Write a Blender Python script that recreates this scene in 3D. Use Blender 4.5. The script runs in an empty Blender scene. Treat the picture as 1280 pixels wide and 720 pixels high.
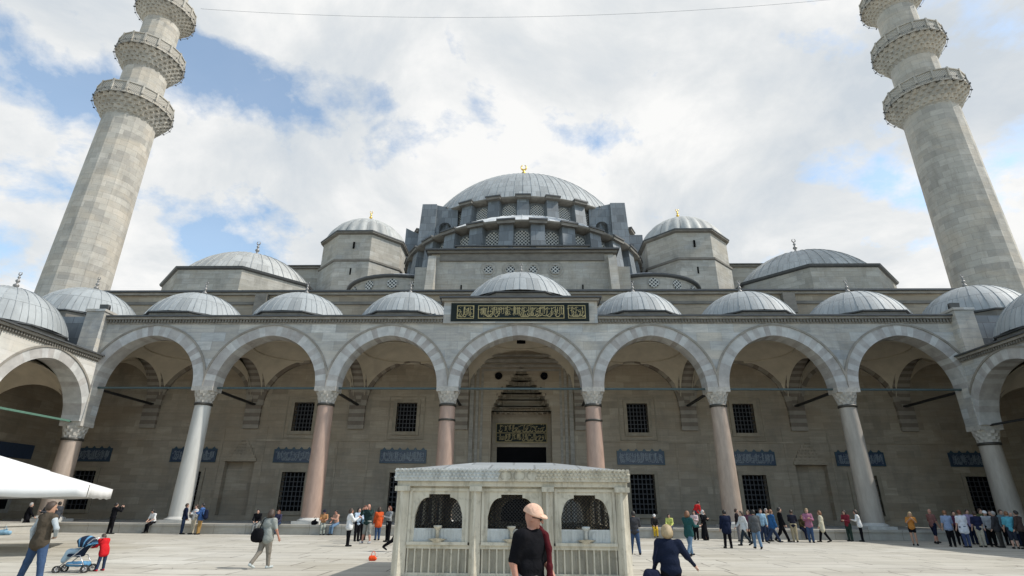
import bpy, math, random
import numpy as np
from mathutils import Vector, Matrix, Quaternion
R = math.radians
random.seed(7)
rng = np.random.RandomState(5)
sc = bpy.context.scene
col = sc.collection

# ------------------------------------------------------------------ camera
F_PX, PITCH, YAW, ROLL, CAMX, EYE = 677.2, 0.3844, 0.0297, 0.0084, 0.466, 1.6
cam_d = bpy.data.cameras.new('camera'); cam = bpy.data.objects.new('camera', cam_d); col.objects.link(cam)
cam_d.sensor_width = 36.0; cam_d.lens = 36.0 * F_PX / 1280.0
cam_d.clip_start = 0.1; cam_d.clip_end = 5000
FW = Vector((-math.sin(YAW) * math.cos(PITCH), math.cos(YAW) * math.cos(PITCH), math.sin(PITCH)))
RT = Vector((math.cos(YAW), math.sin(YAW), 0)); UP = RT.cross(FW)
R2 = RT * math.cos(ROLL) + UP * math.sin(ROLL); U2 = -RT * math.sin(ROLL) + UP * math.cos(ROLL)
m = Matrix((R2, U2, -FW)).transposed().to_4x4(); m.translation = Vector((CAMX, 0, EYE))
cam.matrix_world = m
sc.camera = cam

def ray(px, py):
    return (FW + R2 * ((px - 640) / F_PX) + U2 * ((360 - py) / F_PX))
def at(px, py, Y):
    d = ray(px, py); return Vector((CAMX, 0, EYE)) + d * (Y / d.y)
def ground_x(px, Y, Z=0.0):
    lo, hi = -80.0, 80.0
    for _ in range(50):
        mid = (lo + hi) / 2
        p = Vector((mid - CAMX, Y, Z - EYE))
        if 640 + F_PX * p.dot(R2) / p.dot(FW) < px: lo = mid
        else: hi = mid
    return lo

# ------------------------------------------------------------------ tagging and linking
WP = {}
def tag(o, label=None, cat=None, group=None, kind=None):
    if label: o['label'] = label
    if cat: o['category'] = cat
    if group: o['group'] = group
    if kind: o['kind'] = kind
    return o
def thing(name, loc, label, cat, group=None, rz=0.0):
    o = bpy.data.objects.new(name, None); col.objects.link(o)
    o.location = loc; o.rotation_euler = (0, 0, rz); o.empty_display_size = .3
    WP[o] = Vector(loc)
    return tag(o, label, cat, group)

class MB:
    def __init__(s): s.v = []; s.f = []; s.mi = []; s.uv = []; s.sm = []
    def face(s, idx, mi=0, uv=None, sm=False):
        s.f.append(tuple(idx)); s.mi.append(mi); s.uv.append(uv); s.sm.append(sm)
    def poly(s, pts, mi=0, uv=None, sm=False):
        b = len(s.v); s.v.extend([tuple(p) for p in pts]); s.face(range(b, b + len(pts)), mi, uv, sm)
    def box(s, x0, x1, y0, y1, z0, z1, mi=0):
        b = len(s.v)
        s.v += [(x0,y0,z0),(x1,y0,z0),(x1,y1,z0),(x0,y1,z0),(x0,y0,z1),(x1,y0,z1),(x1,y1,z1),(x0,y1,z1)]
        for q in ((0,3,2,1),(4,5,6,7),(0,1,5,4),(1,2,6,5),(2,3,7,6),(3,0,4,7)):
            s.face([b + i for i in q], mi)
    def hexa(s, bot, top, mi=0):
        b = len(s.v); s.v += [tuple(p) for p in bot] + [tuple(p) for p in top]; n = len(bot)
        s.face([b + i for i in reversed(range(n))], mi); s.face([b + n + i for i in range(n)], mi)
        for i in range(n):
            j = (i + 1) % n; s.face((b + i, b + j, b + n + j, b + n + i), mi)
    def prism_y(s, pts, y0, y1, mi=0):          # pts: (x,z)
        s.hexa([(x, y1, z) for x, z in pts], [(x, y0, z) for x, z in pts], mi)
    def lathe(s, prof, n, cx=0, cy=0, a0=0.0, a1=2*math.pi, mi=0, sm=True, uscale=None, off=0.0):
        full = abs(a1 - a0 - 2*math.pi) < 1e-6
        cnt = n if full else n + 1
        b = len(s.v); L = [0.0]
        for k in range(1, len(prof)):
            L.append(L[-1] + math.hypot(prof[k][0]-prof[k-1][0], prof[k][1]-prof[k-1][1]))
        for (r, z) in prof:
            for i in range(cnt):
                a = a0 + (a1 - a0) * i / n + off
                s.v.append((cx + r*math.cos(a), cy + r*math.sin(a), z))
        rm = max(p[0] for p in prof)
        us = uscale if uscale else rm * (a1 - a0) / n
        for k in range(len(prof) - 1):
            for i in range(n):
                j = (i + 1) % cnt
                q = (b + k*cnt + i, b + k*cnt + j, b + (k+1)*cnt + j, b + (k+1)*cnt + i)
                uv = ((i*us, L[k]), ((i+1)*us, L[k]), ((i+1)*us, L[k+1]), (i*us, L[k+1]))
                s.face(q, mi, uv, sm)
    def tube(s, pts, r, n=6, mi=0, sm=True, cap=True):
        pts = [Vector(p) for p in pts]; b = len(s.v)
        rr = r if isinstance(r, (list, tuple)) else [r]*len(pts)
        prev = None
        for k, p in enumerate(pts):
            t = (pts[min(k+1, len(pts)-1)] - pts[max(k-1, 0)]).normalized()
            u = prev - t * prev.dot(t) if prev is not None else t.cross(Vector((0,0,1)) if abs(t.z) < .9 else Vector((1,0,0)))
            u.normalize(); prev = u; w = t.cross(u)
            for i in range(n):
                a = 2*math.pi*i/n
                s.v.append(tuple(p + (u*math.cos(a) + w*math.sin(a))*rr[k]))
        for k in range(len(pts)-1):
            for i in range(n):
                j = (i+1) % n
                s.face((b+k*n+i, b+k*n+j, b+(k+1)*n+j, b+(k+1)*n+i), mi, None, sm)
        if cap:
            s.face([b+i for i in reversed(range(n))], mi); s.face([b+(len(pts)-1)*n+i for i in range(n)], mi)
    def ell(s, c, rad, n=12, m_=8, mi=0, rot=None):
        prof = [(math.sin(math.pi*k/m_), -math.cos(math.pi*k/m_)) for k in range(m_+1)]
        b = len(s.v); s.lathe([(max(r,1e-4), z) for r, z in prof], n, mi=mi)
        for i in range(b, len(s.v)):
            p = Vector((s.v[i][0]*rad[0], s.v[i][1]*rad[1], s.v[i][2]*rad[2]))
            if rot: p = rot @ p
            s.v[i] = tuple(p + Vector(c))
    def mirror_x(s):
        s.v = [(-x, y, z) for x, y, z in s.v]; s.f = [tuple(reversed(f)) for f in s.f]
        s.uv = [tuple(reversed(u)) if u else None for u in s.uv]; return s
    def mesh(s, name, mats, fixn=True):
        me = bpy.data.meshes.new(name); me.from_pydata(s.v, [], s.f)
        for mt in (mats if isinstance(mats, (list, tuple)) else [mats]): me.materials.append(mt)
        me.polygons.foreach_set('material_index', s.mi)
        me.polygons.foreach_set('use_smooth', s.sm)
        uvl = me.uv_layers.new(name='UVMap'); data = [0.0]*(2*len(me.loops))
        for p, uv in zip(me.polygons, s.uv):
            n = p.normal; ax, ay, az = abs(n.x), abs(n.y), abs(n.z)
            for k, li in enumerate(p.loop_indices):
                if uv: u, v = uv[k]
                else:
                    c = me.vertices[me.loops[li].vertex_index].co
                    if az > ax and az > ay: u, v = c.x, c.y
                    elif ax > ay: u, v = c.y, c.z
                    else: u, v = c.x, c.z
                data[2*li] = u; data[2*li+1] = v
        uvl.data.foreach_set('uv', data); me.update()
        return me

def part(name, mb, mats, parent=None, loc=(0,0,0), label=None, world=False):
    """mesh object; loc is a world point, mesh data local to it (world=True: mesh verts are in world space)"""
    loc = Vector(loc)
    if isinstance(mb, MB):
        if world:
            mb.v = [(x-loc.x, y-loc.y, z-loc.z) for x, y, z in mb.v]
        me = mb.mesh(name, mats)
        # keep uv continuous in world space
    else: me = mb
    o = bpy.data.objects.new(name, me); col.objects.link(o)
    if parent is not None:
        o.parent = parent; o.location = loc - WP[parent]
    else: o.location = loc
    WP[o] = loc
    if label: o['label'] = label
    return o

# ------------------------------------------------------------------ materials
def new_mat(name):
    mt = bpy.data.materials.new(name); mt.use_nodes = True
    nt = mt.node_tree; b = nt.nodes['Principled BSDF']
    return mt, nt, b
def N(nt, t, **kw):
    n = nt.nodes.new(t)
    for k, v in kw.items():
        if k in n.inputs: n.inputs[k].default_value = v
        else: setattr(n, k, v)
    return n
def L(nt, a, b): nt.links.new(a, b)
def c4(c): return (c[0], c[1], c[2], 1.0)
def ramp(nt, fac, stops, interp='LINEAR'):
    n = nt.nodes.new('ShaderNodeValToRGB'); n.color_ramp.interpolation = interp
    e = n.color_ramp.elements
    while len(e) > 1: e.remove(e[-1])
    e[0].position = stops[0][0]; e[0].color = c4(stops[0][1])
    for p, c in stops[1:]:
        q = e.new(p); q.color = c4(c)
    L(nt, fac, n.inputs['Fac']); return n
def mixc(nt, fac, a, b, mode='MIX'):
    n = nt.nodes.new('ShaderNodeMix'); n.data_type = 'RGBA'; n.blend_type = mode
    if hasattr(fac, 'is_linked') or hasattr(fac, 'links'): L(nt, fac, n.inputs[0])
    else: n.inputs[0].default_value = fac
    for i, v in ((6, a), (7, b)):
        if hasattr(v, 'links'): L(nt, v, n.inputs[i])
        else: n.inputs[i].default_value = c4(v)
    return n.outputs[2]
def mapr(nt, v, a, b, c=0.0, d=1.0):
    n = N(nt, 'ShaderNodeMapRange'); L(nt, v, n.inputs[0])
    for i, x in enumerate((a, b, c, d)): n.inputs[i+1].default_value = x
    return n.outputs[0]
def posn(nt, scale=(1,1,1)):
    g = N(nt, 'ShaderNodeNewGeometry'); mp = N(nt, 'ShaderNodeMapping'); mp.inputs['Scale'].default_value = scale
    L(nt, g.outputs['Position'], mp.inputs['Vector']); return mp.outputs[0]
def noise(nt, vec, scale, detail=4, rough=.55, dist=0.0):
    n = N(nt, 'ShaderNodeTexNoise', Scale=scale, Detail=detail, Roughness=rough, Distortion=dist)
    L(nt, vec, n.inputs['Vector']); return n.outputs['Fac']

def stone(name, cols, bw=1.1, bh=.5, mortar=.008, mdark=.62, rough=.85, bump=.25, stain=.35, stain_col=(.13,.12,.10), vein=.25, uvs=1.0):
    mt, nt, b = new_mat(name)
    uv = N(nt, 'ShaderNodeUVMap'); uv.uv_map = 'UVMap'
    # slightly irregular courses
    br = N(nt, 'ShaderNodeTexBrick'); br.offset = .5; br.inputs['Scale'].default_value = uvs
    br.inputs['Color1'].default_value = (0,0,0,1); br.inputs['Color2'].default_value = (1,1,1,1); br.inputs['Mortar'].default_value = (.45,.45,.45,1)
    br.inputs['Mortar Size'].default_value = mortar; br.inputs['Mortar Smooth'].default_value = .3; br.inputs['Bias'].default_value = 0
    br.inputs['Brick Width'].default_value = bw; br.inputs['Row Height'].default_value = bh
    L(nt, uv.outputs[0], br.inputs['Vector'])
    k = len(cols)
    rp = ramp(nt, br.outputs['Color'], [(i/(k-1), c) for i, c in enumerate(cols)])
    v = noise(nt, posn(nt, (.55,.55,4.0)), 1.3, 6, .62, .6)
    c = mixc(nt, mapr(nt, v, .35, .72, 0, vein), rp.outputs[0], tuple(x*.62 for x in cols[0]))
    s1 = noise(nt, posn(nt, (1.0,1.0,.45)), .55, 9, .70, .5)
    c = mixc(nt, mapr(nt, s1, .48, .70, 0, stain), c, stain_col)
    s3 = noise(nt, posn(nt, (.8,.8,1.6)), .30, 5, .62, .8)
    c = mixc(nt, mapr(nt, s3, .46, .66, 0, .45), c, tuple(a*b for a, b in zip(cols[len(cols)//2], (.98,.88,.76))))
    s2 = noise(nt, posn(nt), 9.0, 5, .7)
    c = mixc(nt, mapr(nt, s2, .3, .75, 0.0, .30), c, tuple(x*.55 for x in cols[-1]))
    c = mixc(nt, br.outputs['Fac'], c, tuple(x*mdark for x in cols[0]))
    L(nt, c, b.inputs['Base Color']); b.inputs['Roughness'].default_value = rough
    h = N(nt, 'ShaderNodeMath', operation='SUBTRACT'); L(nt, s2, h.inputs[0]); L(nt, br.outputs['Fac'], h.inputs[1])
    bp = N(nt, 'ShaderNodeBump', Strength=bump, Distance=.03); L(nt, h.outputs[0], bp.inputs['Height']); L(nt, bp.outputs[0], b.inputs['Normal'])
    return mt
def plain(name, c, rough=.7, var=.25, nscale=3.0, metal=0.0, bump=.15, c2=None, spec=None, stretch=(1,1,1)):
    mt, nt, b = new_mat(name)
    n1 = noise(nt, posn(nt, stretch), nscale, 6, .62, .2)
    cc = mixc(nt, mapr(nt, n1, .3, .72, 0, 1), c, c2 if c2 else tuple(x*(1-var) for x in c))
    L(nt, cc, b.inputs['Base Color']); b.inputs['Roughness'].default_value = rough; b.inputs['Metallic'].default_value = metal
    if spec is not None: b.inputs['Specular IOR Level'].default_value = spec
    if bump:
        n2 = noise(nt, posn(nt), nscale*7, 4, .6)
        bp = N(nt, 'ShaderNodeBump', Strength=bump, Distance=.02); L(nt, n2, bp.inputs['Height']); L(nt, bp.outputs[0], b.inputs['Normal'])
    return mt
def lead(name, c, bw=1.0, bh=1.3, seam=.03, dark=.5, var=.3):
    mt, nt, b = new_mat(name)
    uv = N(nt, 'ShaderNodeUVMap'); uv.uv_map = 'UVMap'
    br = N(nt, 'ShaderNodeTexBrick'); br.offset = .5; br.inputs['Scale'].default_value = 1
    br.inputs['Color1'].default_value = (0,0,0,1); br.inputs['Color2'].default_value = (1,1,1,1); br.inputs['Mortar'].default_value = (.5,.5,.5,1)
    br.inputs['Mortar Size'].default_value = seam; br.inputs['Mortar Smooth'].default_value = .4
    br.inputs['Brick Width'].default_value = bw; br.inputs['Row Height'].default_value = bh
    L(nt, uv.outputs[0], br.inputs['Vector'])
    rp = ramp(nt, br.outputs['Color'], [(0, tuple(x*(1-var*.8) for x in c)), (.5, c), (1, tuple(min(1, x*(1+var*.35)) for x in c))])
    n1 = noise(nt, posn(nt, (1,1,.4)), 1.6, 7, .68, .4)
    cc = mixc(nt, mapr(nt, n1, .40, .75, 0, .6), rp.outputs[0], tuple(x*.62 for x in c))
    n3 = noise(nt, posn(nt, (1,1,.25)), 4.5, 5, .6)
    cc = mixc(nt, mapr(nt, n3, .55, .8, 0, .5), cc, tuple(min(1, x*1.35) for x in c))
    cc = mixc(nt, br.outputs['Fac'], cc, tuple(x*dark for x in c))
    L(nt, cc, b.inputs['Base Color']); b.inputs['Roughness'].default_value = .62; b.inputs['Metallic'].default_value = 0.0
    n2 = noise(nt, posn(nt), 2.2, 4, .6)
    h = N(nt, 'ShaderNodeMath', operation='ADD'); L(nt, n2, h.inputs[0]); L(nt, br.outputs['Fac'], h.inputs[1])
    bp = N(nt, 'ShaderNodeBump', Strength=.3, Distance=.05); L(nt, h.outputs[0], bp.inputs['Height']); L(nt, bp.outputs[0], b.inputs['Normal'])
    return mt
def lattice(name, light, dark, scale):
    mt, nt, b = new_mat(name)
    uv = N(nt, 'ShaderNodeUVMap'); uv.uv_map = 'UVMap'
    mp = N(nt, 'ShaderNodeMapping'); mp.inputs['Rotation'].default_value = (0, 0, R(45)); mp.inputs['Scale'].default_value = (scale, scale, 1)
    L(nt, uv.outputs[0], mp.inputs[0])
    vo = N(nt, 'ShaderNodeTexVoronoi', Scale=1.0, Randomness=0.0); vo.voronoi_dimensions = '2D'
    L(nt, mp.outputs[0], vo.inputs['Vector'])
    f = mapr(nt, vo.outputs['Distance'], .34, .40)
    L(nt, mixc(nt, f, dark, light), b.inputs['Base Color']); b.inputs['Roughness'].default_value = .8
    bp = N(nt, 'ShaderNodeBump', Strength=.6, Distance=.05); L(nt, f, bp.inputs['Height']); L(nt, bp.outputs[0], b.inputs['Normal'])
    return mt

def weathered(name, c, dirt):
    mt, nt, b = new_mat(name)
    a = noise(nt, posn(nt, (3.2,3.2,.45)), 1.5, 8, .7, .3); f = noise(nt, posn(nt), 6.5, 8, .72, .2); g = noise(nt, posn(nt), 1.1, 5, .6, .8)
    cc = mixc(nt, mapr(nt, g, .35, .65, 0, .35), c, tuple(x*.82 for x in (c[0], c[1]*.98, c[2]*.9)))
    cc = mixc(nt, mapr(nt, a, .47, .70, 0, .80), cc, dirt); cc = mixc(nt, mapr(nt, f, .52, .72, 0, .65), cc, dirt)
    L(nt, cc, b.inputs['Base Color']); b.inputs['Roughness'].default_value = .68
    bp = N(nt, 'ShaderNodeBump', Strength=.45, Distance=.012); L(nt, f, bp.inputs['Height']); L(nt, bp.outputs[0], b.inputs['Normal'])
    return mt
M = {}
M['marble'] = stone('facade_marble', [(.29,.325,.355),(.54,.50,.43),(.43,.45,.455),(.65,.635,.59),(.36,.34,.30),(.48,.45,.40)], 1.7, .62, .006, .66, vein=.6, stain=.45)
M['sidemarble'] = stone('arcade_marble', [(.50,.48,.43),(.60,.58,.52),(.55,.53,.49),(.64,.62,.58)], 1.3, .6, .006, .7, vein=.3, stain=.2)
M['ashlar'] = stone('ashlar', [(.31,.295,.255),(.45,.43,.38),(.38,.365,.325),(.50,.48,.43),(.34,.335,.315)], 1.25, .52, .008, .62, stain=.62, vein=.5)
M['porchwall'] = stone('porch_wall_stone', [(.265,.219,.164),(.39,.331,.254),(.31,.261,.199),(.44,.379,.294)], 1.25, .52, .006, .74, stain=.55, vein=.5)
M['minaret'] = stone('minaret_stone', [(.35,.33,.29),(.47,.445,.395),(.41,.39,.345),(.52,.49,.435),(.31,.295,.265),(.44,.415,.37)], 1.25, .62, .010, .6, stain=.5, vein=.35, bump=.4)
M['voussL'] = plain('voussoir_pale', (.50,.495,.475), .8, .32, 1.8)
M['voussD'] = plain('voussoir_rosy', (.435,.415,.39), .8, .35, 1.8)
M['voussL2'] = plain('voussoir_white', (.54,.535,.51), .8, .3, 2.2)
M['voussD2'] = plain('voussoir_brown', (.385,.36,.335), .8, .35, 2.2)
M['arcL'] = plain('arch_band_grey', (.315,.28,.232), .85, .3, 1.6)
M['arcD'] = plain('arch_band_brown', (.20,.165,.132), .85, .3, 1.6)
M['plaster'] = plain('vault_plaster', (.58,.51,.40), .9, .25, .9)
M['cornice'] = plain('cornice_stone', (.33,.305,.265), .85, .45, 1.4, stretch=(1,1,3))
M['winframe'] = plain('window_surround', (.31,.265,.20), .85, .35, 1.8)
M['mould'] = plain('moulding_stone', (.36,.34,.30), .82, .4, 2.0)
M['darkmould'] = plain('weathered_moulding', (.20,.185,.16), .85, .45, 1.2, stretch=(1,1,2))
M['coldmarble'] = plain('column_white_marble', (.55,.54,.50), .5, .3, 1.2, stretch=(2,2,.3))
M['rosegranite'] = plain('column_rose_granite', (.42,.29,.225), .5, .28, 2.2, stretch=(2,2,.5))
M['browngranite'] = plain('column_brown_granite', (.41,.325,.26), .5, .3, 2.2, stretch=(2,2,.5))
M['greygranite'] = plain('column_grey_granite', (.40,.36,.31), .55, .3, 2.0, stretch=(2,2,.4))
M['capital'] = plain('capital_marble', (.50,.47,.42), .7, .4, 5)
M['bronze'] = plain('bronze_ring', (.07,.065,.055), .5, .3, 6, metal=.5)
M['wire'] = plain('grey_wire', (.22,.24,.26), .6, .2, 5, bump=0)
M['iron'] = plain('dark_iron', (.025,.024,.024), .6, .3, 6, metal=.3)
M['tieteal'] = plain('painted_tie_rod', (.055,.085,.085), .6, .3, 5)
M['tiegreen'] = plain('green_tie_rod', (.10,.20,.15), .6, .3, 5)
M['dark'] = plain('dark_opening', (.008,.008,.009), .8, .3, 2, bump=0, spec=.02)
M['grille'] = plain('window_grille', (.05,.052,.058), .6, .3, 6)
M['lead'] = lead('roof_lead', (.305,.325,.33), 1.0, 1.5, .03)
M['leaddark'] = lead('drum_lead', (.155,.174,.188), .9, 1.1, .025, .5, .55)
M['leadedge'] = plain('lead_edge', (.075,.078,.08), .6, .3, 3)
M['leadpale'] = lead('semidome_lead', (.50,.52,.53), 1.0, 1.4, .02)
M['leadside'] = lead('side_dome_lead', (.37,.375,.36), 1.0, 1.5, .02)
M['gold'] = plain('gilt_finial', (.75,.50,.12), .35, .2, 8, metal=.9, bump=0)
M['finial'] = plain('lead_finial', (.26,.25,.24), .45, .3, 8, metal=.4)
M['lattice'] = lattice('window_lattice', (.46,.46,.43), (.03,.035,.04), 4.0)
M['balus'] = lattice('balustrade_lattice', (.44,.41,.355), (.20,.185,.16), 6.5)
M['panelgreen'] = plain('inscription_ground', (.018,.024,.023), .6, .3, 3, spec=.1)
M['hood'] = plain('hood_moulding', (.30,.275,.235), .8, .4, 2.0)
M['goldleaf'] = plain('gold_lettering', (.44,.36,.17), .5, .25, 6, metal=.1)
M['dullgold'] = plain('dull_gold_lettering', (.34,.26,.11), .5, .3, 6)
M['tile'] = plain('blue_tile', (.028,.048,.10), .35, .4, 7, c2=(.02,.035,.06))
M['tilewhite'] = plain('tile_lettering', (.20,.235,.27), .35, .2, 6)
M['tileteal'] = plain('tile_border', (.03,.065,.095), .35, .3, 6)
M['fount'] = weathered('fountain_marble', (.54,.495,.40), (.21,.185,.135))
M['fountdark'] = weathered('fountain_panel', (.34,.31,.245), (.13,.115,.085))
M['fountnew'] = weathered('fountain_restored_marble', (.52,.53,.51), (.28,.28,.26))
M['white'] = plain('white_canvas', (.70,.70,.69), .8, .08, 1.2, bump=.12)
M['rubber'] = plain('black_rubber', (.02,.02,.02), .7, .2, 5)
M['alu'] = plain('aluminium_tube', (.5,.5,.52), .35, .1, 5, metal=.8)

def ground_mat():
    mt, nt, b = new_mat('courtyard_paving')
    pv = posn(nt); w = N(nt, 'ShaderNodeTexNoise', Scale=.5, Detail=3.0); L(nt, pv, w.inputs['Vector'])
    wv = N(nt, 'ShaderNodeVectorMath', operation='MULTIPLY_ADD'); L(nt, w.outputs['Color'], wv.inputs[0]); wv.inputs[1].default_value = (.22,.22,0); L(nt, pv, wv.inputs[2])
    br = N(nt, 'ShaderNodeTexBrick'); br.offset = .37; br.offset_frequency = 2; br.squash = 1.35; br.squash_frequency = 3
    br.inputs['Scale'].default_value = 1
    br.inputs['Color1'].default_value = (0,0,0,1); br.inputs['Color2'].default_value = (1,1,1,1); br.inputs['Mortar'].default_value = (.5,.5,.5,1)
    br.inputs['Mortar Size'].default_value = .028; br.inputs['Mortar Smooth'].default_value = .35
    br.inputs['Brick Width'].default_value = 2.3; br.inputs['Row Height'].default_value = 1.15
    L(nt, wv.outputs[0], br.inputs['Vector'])
    rp = ramp(nt, br.outputs['Color'], [(0,(.36,.335,.275)),(.3,(.48,.455,.39)),(.6,(.42,.395,.335)),(.8,(.51,.49,.43)),(1,(.45,.42,.355))])
    n1 = noise(nt, posn(nt, (.5,1.4,1)), .5, 8, .68, .5)
    c = mixc(nt, mapr(nt, n1, .40, .72, 0, .75), rp.outputs[0], (.25,.225,.175))
    n2 = noise(nt, posn(nt), 2.3, 8, .72, .3)
    c = mixc(nt, mapr(nt, n2, .52, .78, 0, .55), c, (.24,.225,.19))
    n4 = noise(nt, posn(nt), .12, 3, .5)
    c = mixc(nt, mapr(nt, n4, .4, .65, 0, .35), c, (.50,.49,.46))
    jn = noise(nt, posn(nt), 1.1, 4, .6)
    jf = N(nt, 'ShaderNodeMath', operation='MULTIPLY'); L(nt, br.outputs['Fac'], jf.inputs[0]); L(nt, mapr(nt, jn, .32, .55, .25, 1.0), jf.inputs[1])
    c = mixc(nt, jf.outputs[0], c, (.085,.075,.06))
    # cracks
    vo = N(nt, 'ShaderNodeTexVoronoi', Scale=.55); vo.feature = 'DISTANCE_TO_EDGE'
    wv2 = N(nt, 'ShaderNodeVectorMath', operation='MULTIPLY_ADD'); L(nt, w.outputs['Color'], wv2.inputs[0]); wv2.inputs[1].default_value = (1.6,1.6,0); L(nt, pv, wv2.inputs[2])
    L(nt, wv2.outputs[0], vo.inputs['Vector'])
    cr = N(nt, 'ShaderNodeMath', operation='MULTIPLY'); L(nt, mapr(nt, vo.outputs[0], .0, .012, 1, 0), cr.inputs[0]); L(nt, mapr(nt, n1, .5, .6, 0, .8), cr.inputs[1])
    c = mixc(nt, cr.outputs[0], c, (.10,.09,.075))
    L(nt, c, b.inputs['Base Color']); b.inputs['Roughness'].default_value = .75
    h = N(nt, 'ShaderNodeMath', operation='SUBTRACT'); L(nt, n2, h.inputs[0]); L(nt, jf.outputs[0], h.inputs[1])
    bp = N(nt, 'ShaderNodeBump', Strength=.3, Distance=.03); L(nt, h.outputs[0], bp.inputs['Height']); L(nt, bp.outputs[0], b.inputs['Normal'])
    return mt
M['ground'] = ground_mat()
M['kerb'] = stone('platform_marble', [(.38,.36,.31),(.45,.43,.38),(.41,.39,.34)], 1.9, .9, .012, .45, stain=.4, vein=.35)

# ------------------------------------------------------------------ world, sun
SUN_EL, SUN_AZ = 48.0, -5.0
SAG = 2.2
def build_world():
    w = bpy.data.worlds.new('World'); sc.world = w; w.use_nodes = True
    nt = w.node_tree; bg = nt.nodes['Background']; bg.inputs['Strength'].default_value = .1
    sky = N(nt, 'ShaderNodeTexSky'); sky.sky_type = 'NISHITA'; sky.sun_disc = False
    sky.sun_elevation = R(SUN_EL); sky.sun_rotation = R(90 - SUN_AZ); sky.air_density = 1.0; sky.dust_density = .6; sky.ozone_density = 1.3
    tc = N(nt, 'ShaderNodeTexCoord')
    nrm = N(nt, 'ShaderNodeVectorMath', operation='NORMALIZE'); L(nt, tc.outputs['Generated'], nrm.inputs[0])
    sx = N(nt, 'ShaderNodeSeparateXYZ'); L(nt, nrm.outputs[0], sx.inputs[0])
    zz = N(nt, 'ShaderNodeMath', operation='MAXIMUM'); L(nt, sx.outputs['Z'], zz.inputs[0]); zz.inputs[1].default_value = .02
    za = N(nt, 'ShaderNodeMath', operation='ADD'); L(nt, zz.outputs[0], za.inputs[0]); za.inputs[1].default_value = .55
    dv = N(nt, 'ShaderNodeVectorMath', operation='SCALE'); iv = N(nt, 'ShaderNodeMath', operation='DIVIDE'); iv.inputs[0].default_value = 1.0
    L(nt, za.outputs[0], iv.inputs[1]); L(nt, nrm.outputs[0], dv.inputs[0]); L(nt, iv.outputs[0], dv.inputs['Scale'])
    cov = noise(nt, dv.outputs[0], 4.2, 12, .58, .25)
    fine = noise(nt, dv.outputs[0], 13.0, 10, .65, .15)
    # openings in the cloud deck: soft lobes about world directions, some added out of view
    acc = None
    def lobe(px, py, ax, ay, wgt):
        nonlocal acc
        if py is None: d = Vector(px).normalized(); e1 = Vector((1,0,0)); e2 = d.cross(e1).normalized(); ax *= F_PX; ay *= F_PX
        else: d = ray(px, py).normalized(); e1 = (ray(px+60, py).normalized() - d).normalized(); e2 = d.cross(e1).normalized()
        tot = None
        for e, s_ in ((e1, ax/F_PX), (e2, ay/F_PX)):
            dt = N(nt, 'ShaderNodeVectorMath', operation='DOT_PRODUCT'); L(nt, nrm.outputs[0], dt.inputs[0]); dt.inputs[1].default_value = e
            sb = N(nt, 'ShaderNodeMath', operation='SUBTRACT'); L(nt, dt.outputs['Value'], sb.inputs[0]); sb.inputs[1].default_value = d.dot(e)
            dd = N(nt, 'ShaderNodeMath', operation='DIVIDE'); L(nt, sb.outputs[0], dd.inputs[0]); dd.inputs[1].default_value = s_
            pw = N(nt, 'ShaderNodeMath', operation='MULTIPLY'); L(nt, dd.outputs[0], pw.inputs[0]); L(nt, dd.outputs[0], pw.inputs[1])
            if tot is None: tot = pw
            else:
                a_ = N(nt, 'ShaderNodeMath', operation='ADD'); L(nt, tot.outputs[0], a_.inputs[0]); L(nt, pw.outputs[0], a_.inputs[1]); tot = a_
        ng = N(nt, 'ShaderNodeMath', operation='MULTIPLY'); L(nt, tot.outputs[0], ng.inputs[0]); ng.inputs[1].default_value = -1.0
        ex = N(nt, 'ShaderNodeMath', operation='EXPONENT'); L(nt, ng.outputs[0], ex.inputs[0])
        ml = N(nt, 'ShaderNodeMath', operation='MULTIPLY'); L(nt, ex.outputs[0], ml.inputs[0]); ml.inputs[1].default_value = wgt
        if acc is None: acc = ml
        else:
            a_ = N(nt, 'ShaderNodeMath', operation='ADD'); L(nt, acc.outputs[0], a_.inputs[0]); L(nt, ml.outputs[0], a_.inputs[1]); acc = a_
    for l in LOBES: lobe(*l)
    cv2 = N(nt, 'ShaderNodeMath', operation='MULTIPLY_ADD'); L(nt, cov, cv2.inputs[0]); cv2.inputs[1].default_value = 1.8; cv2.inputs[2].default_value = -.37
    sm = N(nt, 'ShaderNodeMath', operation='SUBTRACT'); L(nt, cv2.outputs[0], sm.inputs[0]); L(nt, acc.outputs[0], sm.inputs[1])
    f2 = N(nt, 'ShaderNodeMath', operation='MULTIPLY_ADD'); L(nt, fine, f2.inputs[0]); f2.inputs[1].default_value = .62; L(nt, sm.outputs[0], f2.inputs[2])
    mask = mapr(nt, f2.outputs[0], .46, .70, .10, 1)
    shade = noise(nt, dv.outputs[0], 3.2, 10, .6, .3)
    low = mapr(nt, sx.outputs['Z'], .02, .75, 0, 1)
    ccol = ramp(nt, shade, [(.33,(6.6,7.2,7.8)),(.47,(8.2,8.5,8.7)),(.60,(10.2,10.2,10.1))])
    skyc = N(nt, 'ShaderNodeVectorMath', operation='MULTIPLY'); L(nt, sky.outputs[0], skyc.inputs[0]); skyc.inputs[1].default_value = SKYMUL
    c = mixc(nt, mask, skyc.outputs[0], ccol.outputs[0])
    L(nt, c, bg.inputs['Color'])
LOBES = [(105,112,56,36,.44),(318,90,80,40,.52),(240,66,34,40,.36),(372,146,52,22,.36),(480,120,50,40,.10),(570,140,55,24,.12),(815,90,26,14,.18),
         (1055,222,55,26,.40),(1250,40,60,35,.14),(640,190,40,20,.06),(520,180,60,30,.08),(1180,250,50,18,.08), ((0,-.72,.69), None, 1.2, .46, .8), ((-.3,-.9,.3), None, .9, .4, .5)]  # final pair: unseen gaps behind the view, added to dim the ambient light
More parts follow.
